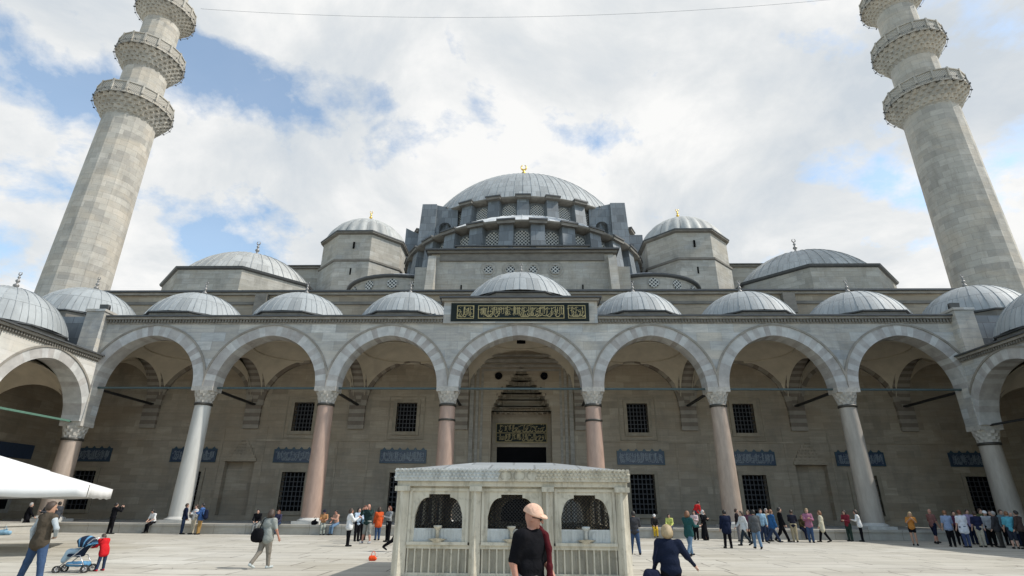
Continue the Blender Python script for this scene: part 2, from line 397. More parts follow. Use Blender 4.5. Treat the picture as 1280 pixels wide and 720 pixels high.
SKYMUL = (3.0, 2.9, 2.55)
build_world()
sd = bpy.data.lights.new('sun', 'SUN'); sd.energy = 4.6; sd.angle = R(.53); sd.color = (1.0, .955, .88)
so = bpy.data.objects.new('sun', sd); col.objects.link(so)
sv = Vector((math.cos(R(SUN_EL))*math.cos(R(SUN_AZ)), math.cos(R(SUN_EL))*math.sin(R(SUN_AZ)), math.sin(R(SUN_EL))))
so.rotation_euler = (-sv).to_track_quat('-Z', 'Y').to_euler(); so.location = (60, 0, 80)
sc.view_settings.view_transform = 'Standard'; sc.view_settings.look = 'None'
sc.view_settings.exposure = -0.08; sc.view_settings.gamma = 1.0; sc.view_settings.use_curve_mapping = False
# ------------------------------------------------------------------ shape helpers
def arch_pts(a, h, n=24):
    hp = 1.06 * a; c = (hp*hp - a*a) / (2*a); r = a + c; pts = []
    tm = math.acos(c / r)
    for i in range(n + 1):
        t = tm * i / n
        pts.append((-(r*math.cos(t) - c), r*math.sin(t) * h / hp))
    return pts + [(-x, z) for x, z in reversed(pts[:-1])]
def offset_pts(pts, w, xmax=None):
    out = []
    for i, (x, z) in enumerate(pts):
        a = pts[max(i-1, 0)]; b = pts[min(i+1, len(pts)-1)]
        tx, tz = b[0]-a[0], b[1]-a[1]; l = math.hypot(tx, tz)
        nx, nz = -tz/l, tx/l
        if i == 0 or i == len(pts)-1: nx, nz = (-1 if x < 0 else 1), 0
        if abs(x) < 1e-6: nx, nz = 0, 1
        X, Z = x + nx*w, z + nz*w
        if xmax: X = max(-xmax, min(xmax, X))
        out.append((X, Z))
    return out
def resample(pts, n):
    d = [0]
    for a, b in zip(pts, pts[1:]): d.append(d[-1] + math.hypot(b[0]-a[0], b[1]-a[1]))
    out = []
    for i in range(n + 1):
        t = d[-1]*i/n; k = 0
        while k < len(d)-2 and d[k+1] < t: k += 1
        f = (t - d[k]) / max(1e-9, d[k+1]-d[k])
        out.append((pts[k][0] + f*(pts[k+1][0]-pts[k][0]), pts[k][1] + f*(pts[k+1][1]-pts[k][1])))
    return out
def extrude(mb, quad, axis, d0, d1, mi=0):
    """quad: points (u,z); axis 'y': u is x, extruded along y; axis 'x': u is y, extruded along x"""
    if axis == 'y': mb.hexa([(u, d1, z) for u, z in quad], [(u, d0, z) for u, z in quad], mi)
    else: mb.hexa([(d0, u, z) for u, z in quad], [(d1, u, z) for u, z in quad], mi)
def arch_band(mb, cu, zs, a, h, w, axis, d0, d1, nv, mis=(0, 1), umax=None, rand=False):
    pi = resample(arch_pts(a, h), nv*2); po = offset_pts(pi, w, umax)
    for k in range(nv):
        i = 2*k
        mi = mis[k % 2] if not rand else (mis[0] if random.random() < .6 else mis[1])
        if rand == 'mix': mi = random.choice((0, 0, 3, 1)) if k % 2 else random.choice((1, 1, 4, 0))
        for j in (i, i+1):
            q = [(pi[j][0]+cu, pi[j][1]+zs), (pi[j+1][0]+cu, pi[j+1][1]+zs), (po[j+1][0]+cu, po[j+1][1]+zs), (po[j][0]+cu, po[j][1]+zs)]
            extrude(mb, q, axis, d0, d1, mi)
    return [(x+cu, z+zs) for x, z in po]
def spandrel(mb, ext, u0, u1, ztop, axis, d0, d1, mi=0):
    e = [(u0, ext[0][1])] + ext + [(u1, ext[-1][1])]
    for (xa, za), (xb, zb) in zip(e, e[1:]):
        if xb - xa < 1e-5: continue
        extrude(mb, [(xa, za), (xb, zb), (xb, ztop), (xa, ztop)], axis, d0, d1, mi)
def dome(mb, cx, cy, z0, r0, zt, gores=36, rings=10, rib=.022, mi=0, a0=0, a1=2*math.pi, mi_rib=0):
    rise = zt - z0; Rr = (r0*r0 + rise*rise) / (2*rise); zc = zt - Rr
    p0 = math.asin(max(-1, min(1, (z0 - zc)/Rr))); prof = []
    for k in range(rings + 1):
        p = p0 + (math.pi/2 - p0)*k/rings; prof.append((max(.02, Rr*math.cos(p)), zc + Rr*math.sin(p)))
    sub = 2; n = gores*sub
    if a1 - a0 < 6.2: n = n//2; gores = gores//2
    mb.lathe(prof, n, cx, cy, a0, a1, mi=mi, uscale=1.0/sub)
    for g in range(gores + (0 if a1-a0 > 6.2 else 1)):
        a = a0 + (a1-a0)*g/gores; tx, ty = -math.sin(a), math.cos(a)
        for k in range(rings - 1):
            pts = []
            for (r, z) in (prof[k], prof[k+1]):
                p = math.asin(max(-1, min(1, (z - zc)/Rr)))
                for dr in (-.004, rib*1.3):
                    rr = r + dr*math.cos(p); zz = z + dr*math.sin(p)
                    for s in (-1, 1): pts.append((cx + rr*math.cos(a) + s*rib*tx, cy + rr*math.sin(a) + s*rib*ty, zz))
            # 0,1 low in; 2,3 low out; 4,5 high in; 6,7 high out
            mb.poly([pts[2], pts[3], pts[7], pts[6]], mi_rib); mb.poly([pts[0], pts[2], pts[6], pts[4]], mi_rib); mb.poly([pts[3], pts[1], pts[5], pts[7]], mi_rib)
def finial_mb(h, crescent=True):
    mb = MB(); s = h
    prof = [(.10*s,0),(.055*s,.05*s),(.05*s,.12*s),(.13*s,.20*s),(.12*s,.27*s),(.045*s,.33*s),(.04*s,.38*s),(.10*s,.45*s),(.085*s,.51*s),(.035*s,.56*s),(.035*s,.6*s),(.07*s,.66*s),(.03*s,.72*s),(.025*s,.78*s)]
    mb.lathe(prof, 12)
    pts = [(.078*s*math.cos(t), 0, .86*s + .085*s*math.sin(t)) for t in [R(110) + R(320)*i/14 for i in range(15)]]
    mb.tube(pts, [.010*s + .018*s*math.sin(math.pi*i/14) for i in range(15)], 6)
    return mb
def polar(cx, cy, ang, r, t, z):
    return (cx + r*math.cos(ang) - t*math.sin(ang), cy + r*math.sin(ang) + t*math.cos(ang), z)
def polar_box(mb, cx, cy, ang, r0, r1, w0, w1, z0, z1, mi=0, rt=None, wt=None):
    """r0 inner, r1 outer (rt: outer radius at the top), half widths w0 inner, w1 outer"""
    rt = r1 if rt is None else rt; k = 1 if wt is None else wt
    mb.hexa([polar(cx,cy,ang,r0,w0,z0), polar(cx,cy,ang,r0,-w0,z0), polar(cx,cy,ang,r1,-w1,z0), polar(cx,cy,ang,r1,w1,z0)],
            [polar(cx,cy,ang,r0,w0,z1), polar(cx,cy,ang,r0,-w0,z1), polar(cx,cy,ang,rt,-w1*k,z1), polar(cx,cy,ang,rt,w1*k,z1)], mi)
def star_ring(mb, cx, cy, n, r0a, r0b, r1a, r1b, z0, z1, off=0.0, mi=0):
    b = len(mb.v); m_ = 2*n
    for (ra, rb, z) in ((r0a, r0b, z0), (r1a, r1b, z1)):
        for i in range(m_):
            a = 2*math.pi*(i+off)/m_; r = ra if i % 2 == 0 else rb
            mb.v.append((cx + r*math.cos(a), cy + r*math.sin(a), z))
    for i in range(m_):
        j = (i+1) % m_; mb.face((b+i, b+j, b+m_+j, b+m_+i), mi)
    mb.face([b+i for i in reversed(range(m_))], mi); mb.face([b+m_+i for i in range(m_)], mi)
def wall_holes(mb, x0, x1, z0, z1, y, holes, depth=.5, mi=0, mi_rev=0):
    """wall face in the plane y (seen from -y) with rectangular openings (xa,xb,za,zb) and their reveals"""
    xs = sorted({x0, x1, *[h[0] for h in holes], *[h[1] for h in holes]}); zs = sorted({z0, z1, *[h[2] for h in holes], *[h[3] for h in holes]})
    for xa, xb in zip(xs, xs[1:]):
        for za, zb in zip(zs, zs[1:]):
            cx, cz = (xa+xb)/2, (za+zb)/2
            if any(h[0] < cx < h[1] and h[2] < cz < h[3] for h in holes): continue
            mb.poly([(xa,y,za),(xb,y,za),(xb,y,zb),(xa,y,zb)], mi)
    for xa, xb, za, zb in holes:
        d = y + depth
        mb.poly([(xa,y,za),(xa,y,zb),(xa,d,zb),(xa,d,za)], mi_rev); mb.poly([(xb,y,za),(xb,d,za),(xb,d,zb),(xb,y,zb)], mi_rev)
        mb.poly([(xa,y,zb),(xb,y,zb),(xb,d,zb),(xa,d,zb)], mi_rev); mb.poly([(xa,y,za),(xa,d,za),(xb,d,za),(xb,y,za)], mi_rev)
def frame_mb(xa, xb, za, zb, y, w, p, bottom=True):
    mb = MB()
    mb.box(xa-w, xa, y-p, y+.12, za-(w if bottom else 0), zb+w); mb.box(xb, xb+w, y-p, y+.12, za-(w if bottom else 0), zb+w)
    mb.box(xa, xb, y-p, y+.12, zb, zb+w)
    if bottom: mb.box(xa, xb, y-p-.05, y+.12, za-w, za)
    return mb
def grille_mb(xa, xb, za, zb, y, nx, nz, r=.02):
    mb = MB()
    for i in range(1, nx): x = xa + (xb-xa)*i/nx; mb.box(x-r, x+r, y-r, y+r, za, zb)
    for k in range(1, nz): z = za + (zb-za)*k/nz; mb.box(xa, xb, y-r-.012, y-.002-r+.012, z-r, z+r)
    return mb
def ribbon(mb, pts, w, y, d=.015, mi=0):
    """flat stroke in the x-z plane"""
    n = len(pts); ww = w if isinstance(w, (list, tuple)) else [w]*n; lf, rt = [], []
    for i, (x, z) in enumerate(pts):
        a = pts[max(i-1,0)]; b = pts[min(i+1,n-1)]; tx, tz = b[0]-a[0], b[1]-a[1]; l = math.hypot(tx,tz) or 1
        lf.append((x - tz/l*ww[i]/2, z + tx/l*ww[i]/2)); rt.append((x + tz/l*ww[i]/2, z - tx/l*ww[i]/2))
    for i in range(n-1):
        mb.poly([(lf[i][0],y-d,lf[i][1]),(rt[i][0],y-d,rt[i][1]),(rt[i+1][0],y-d,rt[i+1][1]),(lf[i+1][0],y-d,lf[i+1][1])], mi)
def calligraphy(mb, x0, x1, z0, z1, y, seed, w=.05, mi=0, d=.015, step=.30):
    """interlaced large-script strokes: tall shafts, bowls under the line, loops and dots"""
    rg = random.Random(seed); H = z1-z0; x = x1
    base = z0 + .30*H
    while x > x0 + step*.6:
        k = rg.random(); s = step*(.8+.5*rg.random())
        if k < .38:      # tall shaft with a foot
            t = min(z1, base + H*(.52+.18*rg.random())); sl = .03*rg.uniform(-1, 1.5)
            ribbon(mb, [(x+sl, t), (x+.4*sl, (t+base)/2), (x, base), (x-.35*s, base-.06*H)], [w*1.25, w*1.1, w, w*.6], y, d, mi)
            if rg.random() < .5:
                ribbon(mb, [(x-.36*s+sl, t-.03*H), (x-.36*s, base+.05*H)], [w*1.2, w*.8], y, d, mi)
        elif k < .66:    # bowl
            cx = x - s*.5; cz = base; rx = s*.62; rz = H*.24
            ribbon(mb, [(cx + rx*math.cos(t), cz + rz*math.sin(t)) for t in [R(10) - R(200)*i/10 for i in range(11)]], [w*(.6+.8*math.sin(math.pi*i/10)) for i in range(11)], y, d, mi)
            dz = base + H*rg.uniform(.1,.5); ribbon(mb, [(cx-.05, dz), (cx+.05, dz+.03)], w*1.3, y, d, mi)
        elif k < .85:    # loop with tail
            cx = x - s*.4; cz = base + H*rg.uniform(.1,.35); r_ = H*.10
            ribbon(mb, [(cx + r_*1.2*math.cos(t), cz + r_*math.sin(t)) for t in [R(360)*i/9 for i in range(10)]], w*.8, y, d, mi)
            ribbon(mb, [(cx+r_, cz-r_*.5), (cx+.1*s, base-.05*H), (cx-.5*s, base-.12*H)], [w, w, w*.6], y, d, mi)
        else:            # long swash over the line
            zz = base + H*rg.uniform(.38,.6)
            ribbon(mb, [(x - s*1.5*i/6, zz + .07*H*math.sin(i*1.1)) for i in range(7)], [w*(.5+.6*math.sin(math.pi*i/6)) for i in range(7)], y, d, mi)
        if rg.random() < .7:
            xx = x - s*rg.uniform(.1,.8); zz = z0 + H*rg.uniform(.1,.95)
            ribbon(mb, [(xx-.3*w*2, zz), (xx+.3*w*2, zz+w*.6)], w*1.1, y, d, mi)
        x -= s*.62

# ------------------------------------------------------------------ setting: ground and raised floors
YW = 43.0; KY = 34.5; FL = .54
mb = MB(); mb.poly([(-900,-900,0),(900,-900,0),(900,900,0),(-900,900,0)])
tag(part('ground', mb, M['ground']), kind='structure')
mb = MB()
mb.box(-36.8, 36.8, KY, YW+.3, 0, FL-.12); mb.box(-36.8, 36.8, KY-.06, YW+.3, FL-.12, FL)
for s in (-1, 1):
    xa, xb = sorted((s*27.9, s*36.8)); mb.box(xa, xb, 4.0, KY, 0, FL-.12)
    xa, xb = sorted((s*27.84, s*36.8)); mb.box(xa, xb, 4.0, KY-.06, FL-.12, FL)
tag(part('pavement', mb, M['kerb']), kind='structure')

# ------------------------------------------------------------------ columns
ZS = 8.95
def capital_mb(z0, z1, r0, hw, hd):
    mb = MB(); H = z1 - z0
    for k in range(4):
        a = k/4; b_ = (k+1)/4; ra = r0 + (hw*1.02-r0)*a**1.2; rb = r0 + (hw*1.02-r0)*b_**1.2
        star_ring(mb, 0, 0, 10, ra, ra*.86, rb, rb*.90, z0 + H*.72*a, z0 + H*.72*b_, off=k % 2)
    mb.box(-hw*1.0, hw*1.0, -hd, hd, z0+H*.72, z0+H*.86); mb.box(-hw, hw, -hd, hd, z0+H*.862, z1)
    return mb
def make_column(parent, x, y, zneck, ztop, mat, rb=.60, rt=.50, hw=.72, hd=.58, label=None, extra_ring=False):
    mb = MB(); n = 28
    mb.lathe([(rb*1.0, FL+.34), (rb*.985, FL+1.6), ((rb+rt)/2, (FL+zneck)/2+.4), (rt, zneck)], n, mi=0)
    sh = part('column', mb, mat, parent, (x, y, 0), label)
    cb = capital_mb(zneck+.14, ztop, rt*1.02, hw, hd); part('capital', cb, M['capital'], sh, (x, y, 0))
    rg = MB(); rg.lathe([(rt, zneck-.02), (rt+.06, zneck), (rt+.07, zneck+.07), (rt+.06, zneck+.14), (rt, zneck+.16)], n)
    part('neck_ring', rg, M['bronze'], sh, (x, y, 0))
    if extra_ring:
        rg = MB(); zr = zneck-.95; rg.lathe([(rt*1.03, zr-.02), (rt+.06, zr), (rt+.06, zr+.10), (rt*1.03, zr+.12)], n); part('neck_ring', rg, M['bronze'], sh, (x, y, 0))
    bs = MB(); bs.box(-rb*1.42, rb*1.42, -rb*1.42, rb*1.42, FL, FL+.17)
    bs.lathe([(rb*1.33, FL+.17), (rb*1.36, FL+.22), (rb*1.22, FL+.27), (rb*1.1, FL+.29), (rb*1.06, FL+.34), (rb, FL+.36)], n)
    part('base', bs, M['coldmarble'], sh, (x, y, 0))
    return sh

# ------------------------------------------------------------------ the great portico
FY0, FY1 = 35.45, 36.55
portico = thing('portico', (0, 36, FL), 'tall marble portico with seven pointed arches and lead domes facing the courtyard', 'portico')
COLX = [4.79, 12.92, 21.21]; CORN = 29.46
for s in (-1, 1):
    for i, x in enumerate(COLX):
        mt = [M['rosegranite'], M['rosegranite'] if s < 0 else M['browngranite'], M['coldmarble'] if s < 0 else M['greygranite']][i]
        lab = [None, None, 'white marble column' if s < 0 else 'pale grey granite column'][i]
        make_column(portico, s*x, 36.0, 7.73, ZS, mt, label=lab, extra_ring=(i == 0))
    make_column(portico, s*CORN, 36.0, 5.42, 6.6, M['browngranite'] if s < 0 else M['greygranite'], rb=.64, rt=.56, label='shorter corner column')
bays = [(0, 4.79-.72, 3.52)] + [(s*c, a, 3.50) for c, a in ((8.855, 3.345), (17.065, 3.425), (25.34, 3.41)) for s in (-1, 1)]
aw = MB(); ZT = 13.28
edges = sorted([0] + [s*x for x in COLX for s in (-1, 1)])
for c, a, h in sorted(bays):
    ab = MB(); w = .74
    um = a + .718
    ext = arch_band(ab, c, ZS, a, h, w, 'y', FY0-.03, FY1+.03, 31 if abs(c) > 1 else 35, umax=um, rand='mix')
    # thin hood moulding over the voussoirs
    hi = offset_pts(resample(arch_pts(a, h), 40), w-.02, um); ho = offset_pts(resample(arch_pts(a, h), 40), w+.11, um+.002)
    for j in range(40):
        if abs(hi[j][0]-ho[j][0]) + abs(hi[j][1]-ho[j][1]) < 1e-3 and abs(hi[j+1][0]-ho[j+1][0]) + abs(hi[j+1][1]-ho[j+1][1]) < 1e-3: continue
        extrude(ab, [(hi[j][0]+c, hi[j][1]+ZS), (hi[j+1][0]+c, hi[j+1][1]+ZS), (ho[j+1][0]+c, ho[j+1][1]+ZS), (ho[j][0]+c, ho[j][1]+ZS)], 'y', FY0-.085, FY0, 2)
    part('arch', ab, [M['voussL'], M['voussD'], M['hood'], M['voussL2'], M['voussD2']], portico, (c, 36, ZS), world=True)
    spandrel(aw, ext, ext[0][0], ext[-1][0], ZT, 'y', FY0, FY1)
for s in (-1, 1):
    xa, xb = sorted((s*28.75, s*30.2))
    aw.box(xa, xb, FY0-.0, FY1, 6.6, ZS); xa, xb = sorted((s*(25.34+3.41+.718), s*30.2)); aw.box(xa, xb, FY0, FY1, ZS, ZT)
    # stub rows above the pier between spring and extrados are part of the arch bands
aw.box(-5.3, 5.3, FY0-.2, FY1, ZT+.002, 14.85)
part('arcade_wall', aw, M['marble'], portico, (0, 36, ZS), world=True)
# cornices
cm = MB()
for s in (-1, 1):
    xa, xb = sorted((s*5.32, s*29.0))
    cm.box(xa, xb, FY0-.05, FY1, ZT, ZT+.30, 0)
    nd = 110
    for i in range(nd):
        x = xa + (xb-xa)*(i+.5)/nd; cm.box(x-.055, x+.055, FY0-.17, FY0-.05, ZT+.08, ZT+.29, 1)
    cm.box(xa, xb, FY0-.24, FY1, ZT+.302, ZT+.46, 0); cm.box(xa-.0, xb, FY0-.36, FY1, ZT+.462, ZT+.56, 2); 
cm.box(-5.45, 5.45, FY0-.42, FY1, 14.852, 15.02, 0); cm.box(-5.6, 5.6, FY0-.58, FY1+.1, 15.022, 15.14, 2)
part('cornice', cm, [M['cornice'], M['darkmould'], M['leadedge']], portico, (0, 36, ZT), world=True)
# roof slabs between the domes
rf = MB()
for s in (-1, 1):
    xa, xb = sorted((s*5.3, s*37)); rf.box(xa, xb, FY1-.3, YW, 13.72, 13.86)
rf.box(-5.3, 5.3, FY1, YW, 14.86, 15.0); rf.box(-5.32, -5.2, FY1, YW, 13.86, 14.86); rf.box(5.2, 5.32, FY1, YW, 13.86, 14.86)
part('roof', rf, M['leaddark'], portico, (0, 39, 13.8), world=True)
# inscription
pn = MB(); pn.box(-4.78, 4.72, FY0-.262, FY0-.2, 13.40, 14.72)
ip = part('inscription_panel', pn, M['panelgreen'], portico, (0, FY0-.2, 13.4), world=True, label='dark green panel with three gold framed cartouches of interlaced script')
gl = MB(); yy = FY0-.265
for xa, xb in ((-4.36, -3.18), (-2.90, 3.02), (3.28, 4.48)):
    for q in ((xa, xb, 13.58, 13.625), (xa, xb, 14.49, 14.535)): gl.box(q[0], q[1], yy-.02, yy, q[2], q[3])
    gl.box(xa, xa+.045, yy-.02, yy, 13.625, 14.49); gl.box(xb-.045, xb, yy-.02, yy, 13.625, 14.49)
calligraphy(gl, -2.8, 2.95, 13.66, 14.46, yy, 3, .036, step=.21); calligraphy(gl, -2.8, 2.95, 13.72, 14.5, yy-.004, 14, .032, step=.36)
calligraphy(gl, -4.28, -3.22, 13.66, 14.46, yy, 5, .034, step=.2); calligraphy(gl, 3.34, 4.42, 13.66, 14.46, yy, 9, .034, step=.2)
calligraphy(gl, -4.28, -3.22, 13.7, 14.5, yy-.004, 25, .03, step=.3); calligraphy(gl, 3.34, 4.42, 13.7, 14.5, yy-.004, 29, .03, step=.3)
part('lettering', gl, M['goldleaf'], ip, (0, FY0-.2, 13.4), world=True)
# portico domes
DY = 39.2
fin_small = finial_mb(1.35).mesh('finial', M['finial'])
def small_dome(parent, cx, cy, zd0, z0, r0, zt, ro, mat=M['lead'], fin=fin_small, gores=28, label=None):
    d = MB(); dome(d, cx, cy, z0, r0, zt, gores)
    o = part('dome', d, mat, parent, (cx, cy, z0), label, world=True)
    g = MB(); k = 1/math.cos(math.pi/8)
    g.lathe([(ro*k, zd0), (ro*k, z0-.14)], 8, cx, cy, off=math.pi/8, sm=False, mi=0)
    g.lathe([(ro*k, z0-.142), (ro*k+.16, z0-.10), (ro*k+.16, z0-.02), (r0-.1, z0+.02)], 8, cx, cy, off=math.pi/8, sm=False, mi=1)
    part('drum', g, [M['darkmould'], M['leadedge']], o, (cx, cy, zd0), world=True)
    part('finial', fin, None, o, (cx, cy, zt-.06))
    return o
for s in (-1, 1):
    for x in (8.65, 16.85, 25.0): small_dome(portico, s*x, DY, 13.86, 14.38, 3.6, 16.85, 3.42)
    small_dome(portico, s*33.9, DY, 13.86, 14.5, 3.72, 17.3, 3.5)
small_dome(portico, 0, DY+.1, 15.0, 15.6, 4.45, 18.42, 4.1)
# transverse striped arches, vaults and ties
for s in (-1, 1):
    for x in COLX + [CORN]:
        mb = MB(); u0, u1 = FY1+.03, YW; c = (u0+u1)/2; a = (u1-u0)/2 - .12
        ext = arch_band(mb, c, ZS, a, 3.45, .62, 'x', s*x-.62, s*x+.62, 39, umax=a+.11)
        for z0, z1, k in [(7.15+.3*i, 7.15+.3*(i+1), i % 2) for i in range(6)]:
            mb.box(s*x-.62, s*x+.62, YW-.22-.05*(z0-7.2), YW, z0, z1, k)
        spandrel(mb, ext, u0, u1, 13.70 if x > 5 else 14.84, 'x', s*x-.3, s*x+.3, 2)
        part('transverse_arch', mb, [M['arcL'], M['arcD'], M['porchwall']], portico, (s*x, c, ZS), world=True)
        tb = MB(); tb.box(s*x-.07, s*x+.07, FY1-.4, YW, ZS-.03, ZS+.13)
        part('tie_beam', tb, M['iron'], portico, (s*x, c, ZS), world=True)
tr = MB(); tr.box(-28.9, 28.9, 35.93, 36.07, ZS-.09, ZS+.03)
part('tie_rod', tr, M['tieteal'], portico, (0, 36, ZS), world=True)
def vault(cx, cy, hx, hy, z0, parent):
    mb = MB(); n = 18; Rr2 = hx*hx + hy*hy; b = 0
    rc = min(hx, hy)*1.0
    for j in range(n+1):
        for i in range(n+1):
            x = -hx + 2*hx*i/n; y = -hy + 2*hy*j/n
            z = math.sqrt(max(0, Rr2 - x*x - y*y))
            mb.v.append((cx+x, cy+y, z0+z))
    for j in range(n):
        for i in range(n):
            mb.face((j*(n+1)+i, (j+1)*(n+1)+i, (j+1)*(n+1)+i+1, j*(n+1)+i+1), 0, None, True)
    zr = math.sqrt(Rr2 - rc*rc)
    mb.lathe([(rc+.02, z0+zr-.02), (rc-.14, z0+zr-.05), (rc-.16, z0+zr+.10), (rc-.08, z0+zr+.13)], 40, cx, cy, mi=0)
    part('vault', mb, [M['plaster'], M['darkmould']], parent, (cx, cy, z0), world=True)
vc = [(-33.4, 3.6, ZS-.1)] + [(c, a+.3, ZS-.25 if abs(c) > 1 else 9.15) for c, a, h in sorted(bays)] + [(33.4, 3.6, ZS-.1)]
for c, hx, z0 in vc: vault(c, (FY1+YW)/2+.02, hx, (YW-FY1)/2, z0, portico)
vt = MB(); vt.box(-.34, .34, 41.3, 41.5, 13.62, 13.98); part('vent', vt, M['dark'], portico, (0, 41.4, 13.8), world=True)
# end piers rising through the cornice
for s in (-1, 1):
    pm = MB(); xa, xb = sorted((s*28.98, s*30.25))
    pm.box(xa, xb, 34.9, 36.8, 10.9, 14.05); pm.box(xa-.07, xb+.07, 34.82, 36.88, 14.05, 14.22)
    part('end_pier', pm, M['marble'], portico, (s*29.6, 36, 10.9), world=True)
    xa, xb = sorted((s*30.25, s*37.0)); wm = MB(); wm.box(xa, xb, 35.6, 36.4, 11.2, 13.9); part('upper_wall', wm, M['leaddark'], portico, (s*33, 36, 11.2), world=True)
    # flood light on the pier
    fl = thing('floodlight', (s*29.5, 35.5, 14.22), 'small dark floodlight on the %s end pier of the tall portico' % ('left' if s < 0 else 'right'), 'floodlight', 'floodlights on the end piers')
    fb = MB(); fb.hexa([(-.3,-.16,.10),(.3,-.16,.10),(.3,.10,.16),(-.3,.10,.16)], [(-.3,-.24,.48),(.3,-.24,.48),(.3,.04,.50),(-.3,.04,.50)])
    part('housing', fb, M['leadedge'], fl, WP[fl])
    fb = MB(); fb.box(-.34,-.31,-.05,.03,0,.36); fb.box(.31,.34,-.05,.03,0,.36); fb.box(-.34,.34,-.06,.04,0,.03)
    part('bracket', fb, M['iron'], fl, WP[fl])
    # arch carrying the wall from the corner column to the outer wall
    ab = MB(); u0, u1 = sorted((s*30.2, s*36.6)); c = (u0+u1)/2; a = (u1-u0)/2-.1
    ext = arch_band(ab, c, 6.6, a, 3.3, .62, 'y', 35.6, 36.4, 21, umax=a+.09); spandrel(ab, ext, u0, u1, 11.2, 'y', 35.7, 36.3, 2)
    part('transverse_arch', ab, [M['arcL'], M['arcD'], M['porchwall']], portico, (c, 36, 6.6), world=True)
# ------------------------------------------------------------------ mosque: lower wall behind the portico
mosque = thing('mosque', (0, 60, 0), 'great grey stone mosque with a broad lead dome stepping up behind the portico', 'mosque')
holes = []; upper, lower = [], []
for s in (-1, 1):
    for x in (9.02, 17.2): upper.append((s*x-.80, s*x+.80, 6.98, 9.2))
    for x in (9.02, 17.25, 25.3): lower.append((s*x-.9, s*x+.9, 1.2, 3.95))
    lower.append((s*33.6-1.02, s*33.6+1.02, 1.2, 3.95))
PH = (-2.36, 2.36, FL, 8.6)
niche = [(s*21.6-1.15, s*21.6+1.15, FL+.35, 4.7) for s in (-1, 1)]
wm = MB()
prt_steps = [(2.36, 8.6), (2.2, 9.0), (1.95, 9.5), (1.62, 10.0), (1.25, 10.5), (.90, 11.0), (.58, 11.5), (.30, 11.95)]
hood = [(-w, w, za, zb) for (w, za), zb in zip(prt_steps[0:], [p[1] for p in prt_steps[1:]] + [12.3])]
wall_holes(wm, -37.2, 37.2, 0, 18.35, YW, upper + lower + niche + [PH] + hood, .55)
wm.box(-37.2, 37.2, YW+.9, YW+1.2, 9.0, 18.35)
part('wall', wm, M['porchwall'], mosque, (0, YW, 0), world=True)
for i, h in enumerate(upper + lower):
    xa, xb, za, zb = h; up = i < len(upper)
    fr = frame_mb(xa, xb, za, zb, YW, .26, .10)
    if up:
        fr2 = frame_mb(xa-.55, xb+.55, za-.5, zb+.45, YW, .09, .05); b = len(fr.v); fr.v += fr2.v
        fr.f += [tuple(q+b for q in f) for f in fr2.f]; fr.mi += fr2.mi; fr.uv += fr2.uv; fr.sm += fr2.sm
    o = part('window', fr, M['winframe'], mosque, ((xa+xb)/2, YW, za), world=True)
    pn = MB(); pn.box(xa, xb, YW+.5, YW+.54, za, zb); part('pane', pn, M['dark'], o, ((xa+xb)/2, YW+.5, za), world=True)
    part('grille', grille_mb(xa, xb, za, zb, YW+.12, 6, 7 if up else 8, .028), M['grille'], o, ((xa+xb)/2, YW, za), world=True)
    if not up:
        X = (xa+xb)/2; pb = MB(); pb.box(X-1.78, X+1.78, YW-.07, YW, 4.62, 5.62, 0)
        for q in ((X-1.78, X+1.78, 4.62, 4.70), (X-1.78, X+1.78, 5.54, 5.62)): pb.box(q[0], q[1], YW-.09, YW-.07, q[2], q[3], 1)
        for q in (X-1.78, X+1.70): pb.box(q, q+.08, YW-.09, YW-.07, 4.70, 5.54, 1)
        for k in range(6):
            xx = X-1.5+.6*k; pb.poly([(xx-.16, YW-.05, 5.62), (xx+.16, YW-.05, 5.62), (xx, YW-.05, 5.80)], 1)
        t = part('tile_panel', pb, [M['tile'], M['tileteal']], mosque, (X, YW, 4.62), world=True)
        lt = MB(); calligraphy(lt, X-1.62, X+1.62, 4.74, 5.5, YW-.075, 40+i, .030, step=.10); calligraphy(lt, X-1.6, X+1.6, 4.78, 5.52, YW-.078, 70+i, .028, step=.2)
        part('lettering', lt, M['tilewhite'], t, (X, YW, 4.62), world=True)
# mihrab niches
for s in (-1, 1):
    X = s*21.6; nm = MB()
    nm.box(X-1.15, X+1.15, YW+.5, YW+.55, FL+.35, 4.7)
    for k in range(7):            # stepped hood in relief
        w = 1.15*(1-k/7.5); z = 4.7 + k*.24
        nm.box(X-w-.12, X+w+.12, YW-.12+.012*k, YW, z, z+.24)
        for j in range(5):
            xx = X - w + 2*w*(j+.5)/5; nm.hexa([(xx-.02,YW-.10,z-.02),(xx+.02,YW-.10,z-.02),(xx+.02,YW-.02,z-.02),(xx-.02,YW-.02,z-.02)], [(xx-w*.13,YW-.145,z+.12),(xx+w*.13,YW-.145,z+.12),(xx+w*.13,YW-.02,z+.12),(xx-w*.13,YW-.02,z+.12)])
    part('niche', nm, M['porchwall'], mosque, (X, YW, FL), world=True)
    part('niche_frame', frame_mb(X-1.6, X+1.6, FL, 7.2, YW, .16, .035, False), M['porchwall'], mosque, (X, YW, FL), world=True)
    X = s*13.0
    part('blind_panel', frame_mb(X-1.15, X+1.15, 1.0, 6.3, YW, .14, .035), M['porchwall'], mosque, (X, YW, 1), world=True)
# wall arches round each bay and a string course
for c, a, h in sorted(bays):
    if abs(c) < 1: continue
    ab = MB(); z0 = ZS
    ext = arch_band(ab, c, z0, a+.05, h-.05, .5, 'y', YW-.22, YW, 27, umax=a+.5, rand=True)
    part('wall_arch', ab, [M['arcL'], M['arcD']], mosque, (c, YW, ZS), world=True)
st = MB()
for xa, xb in ((-37, -5.2), (5.2, 37)): st.box(xa, xb, YW-.06, YW, 6.22, 6.34)
part('string_course', st, M['porchwall'], mosque, (0, YW, 6.2), world=True)
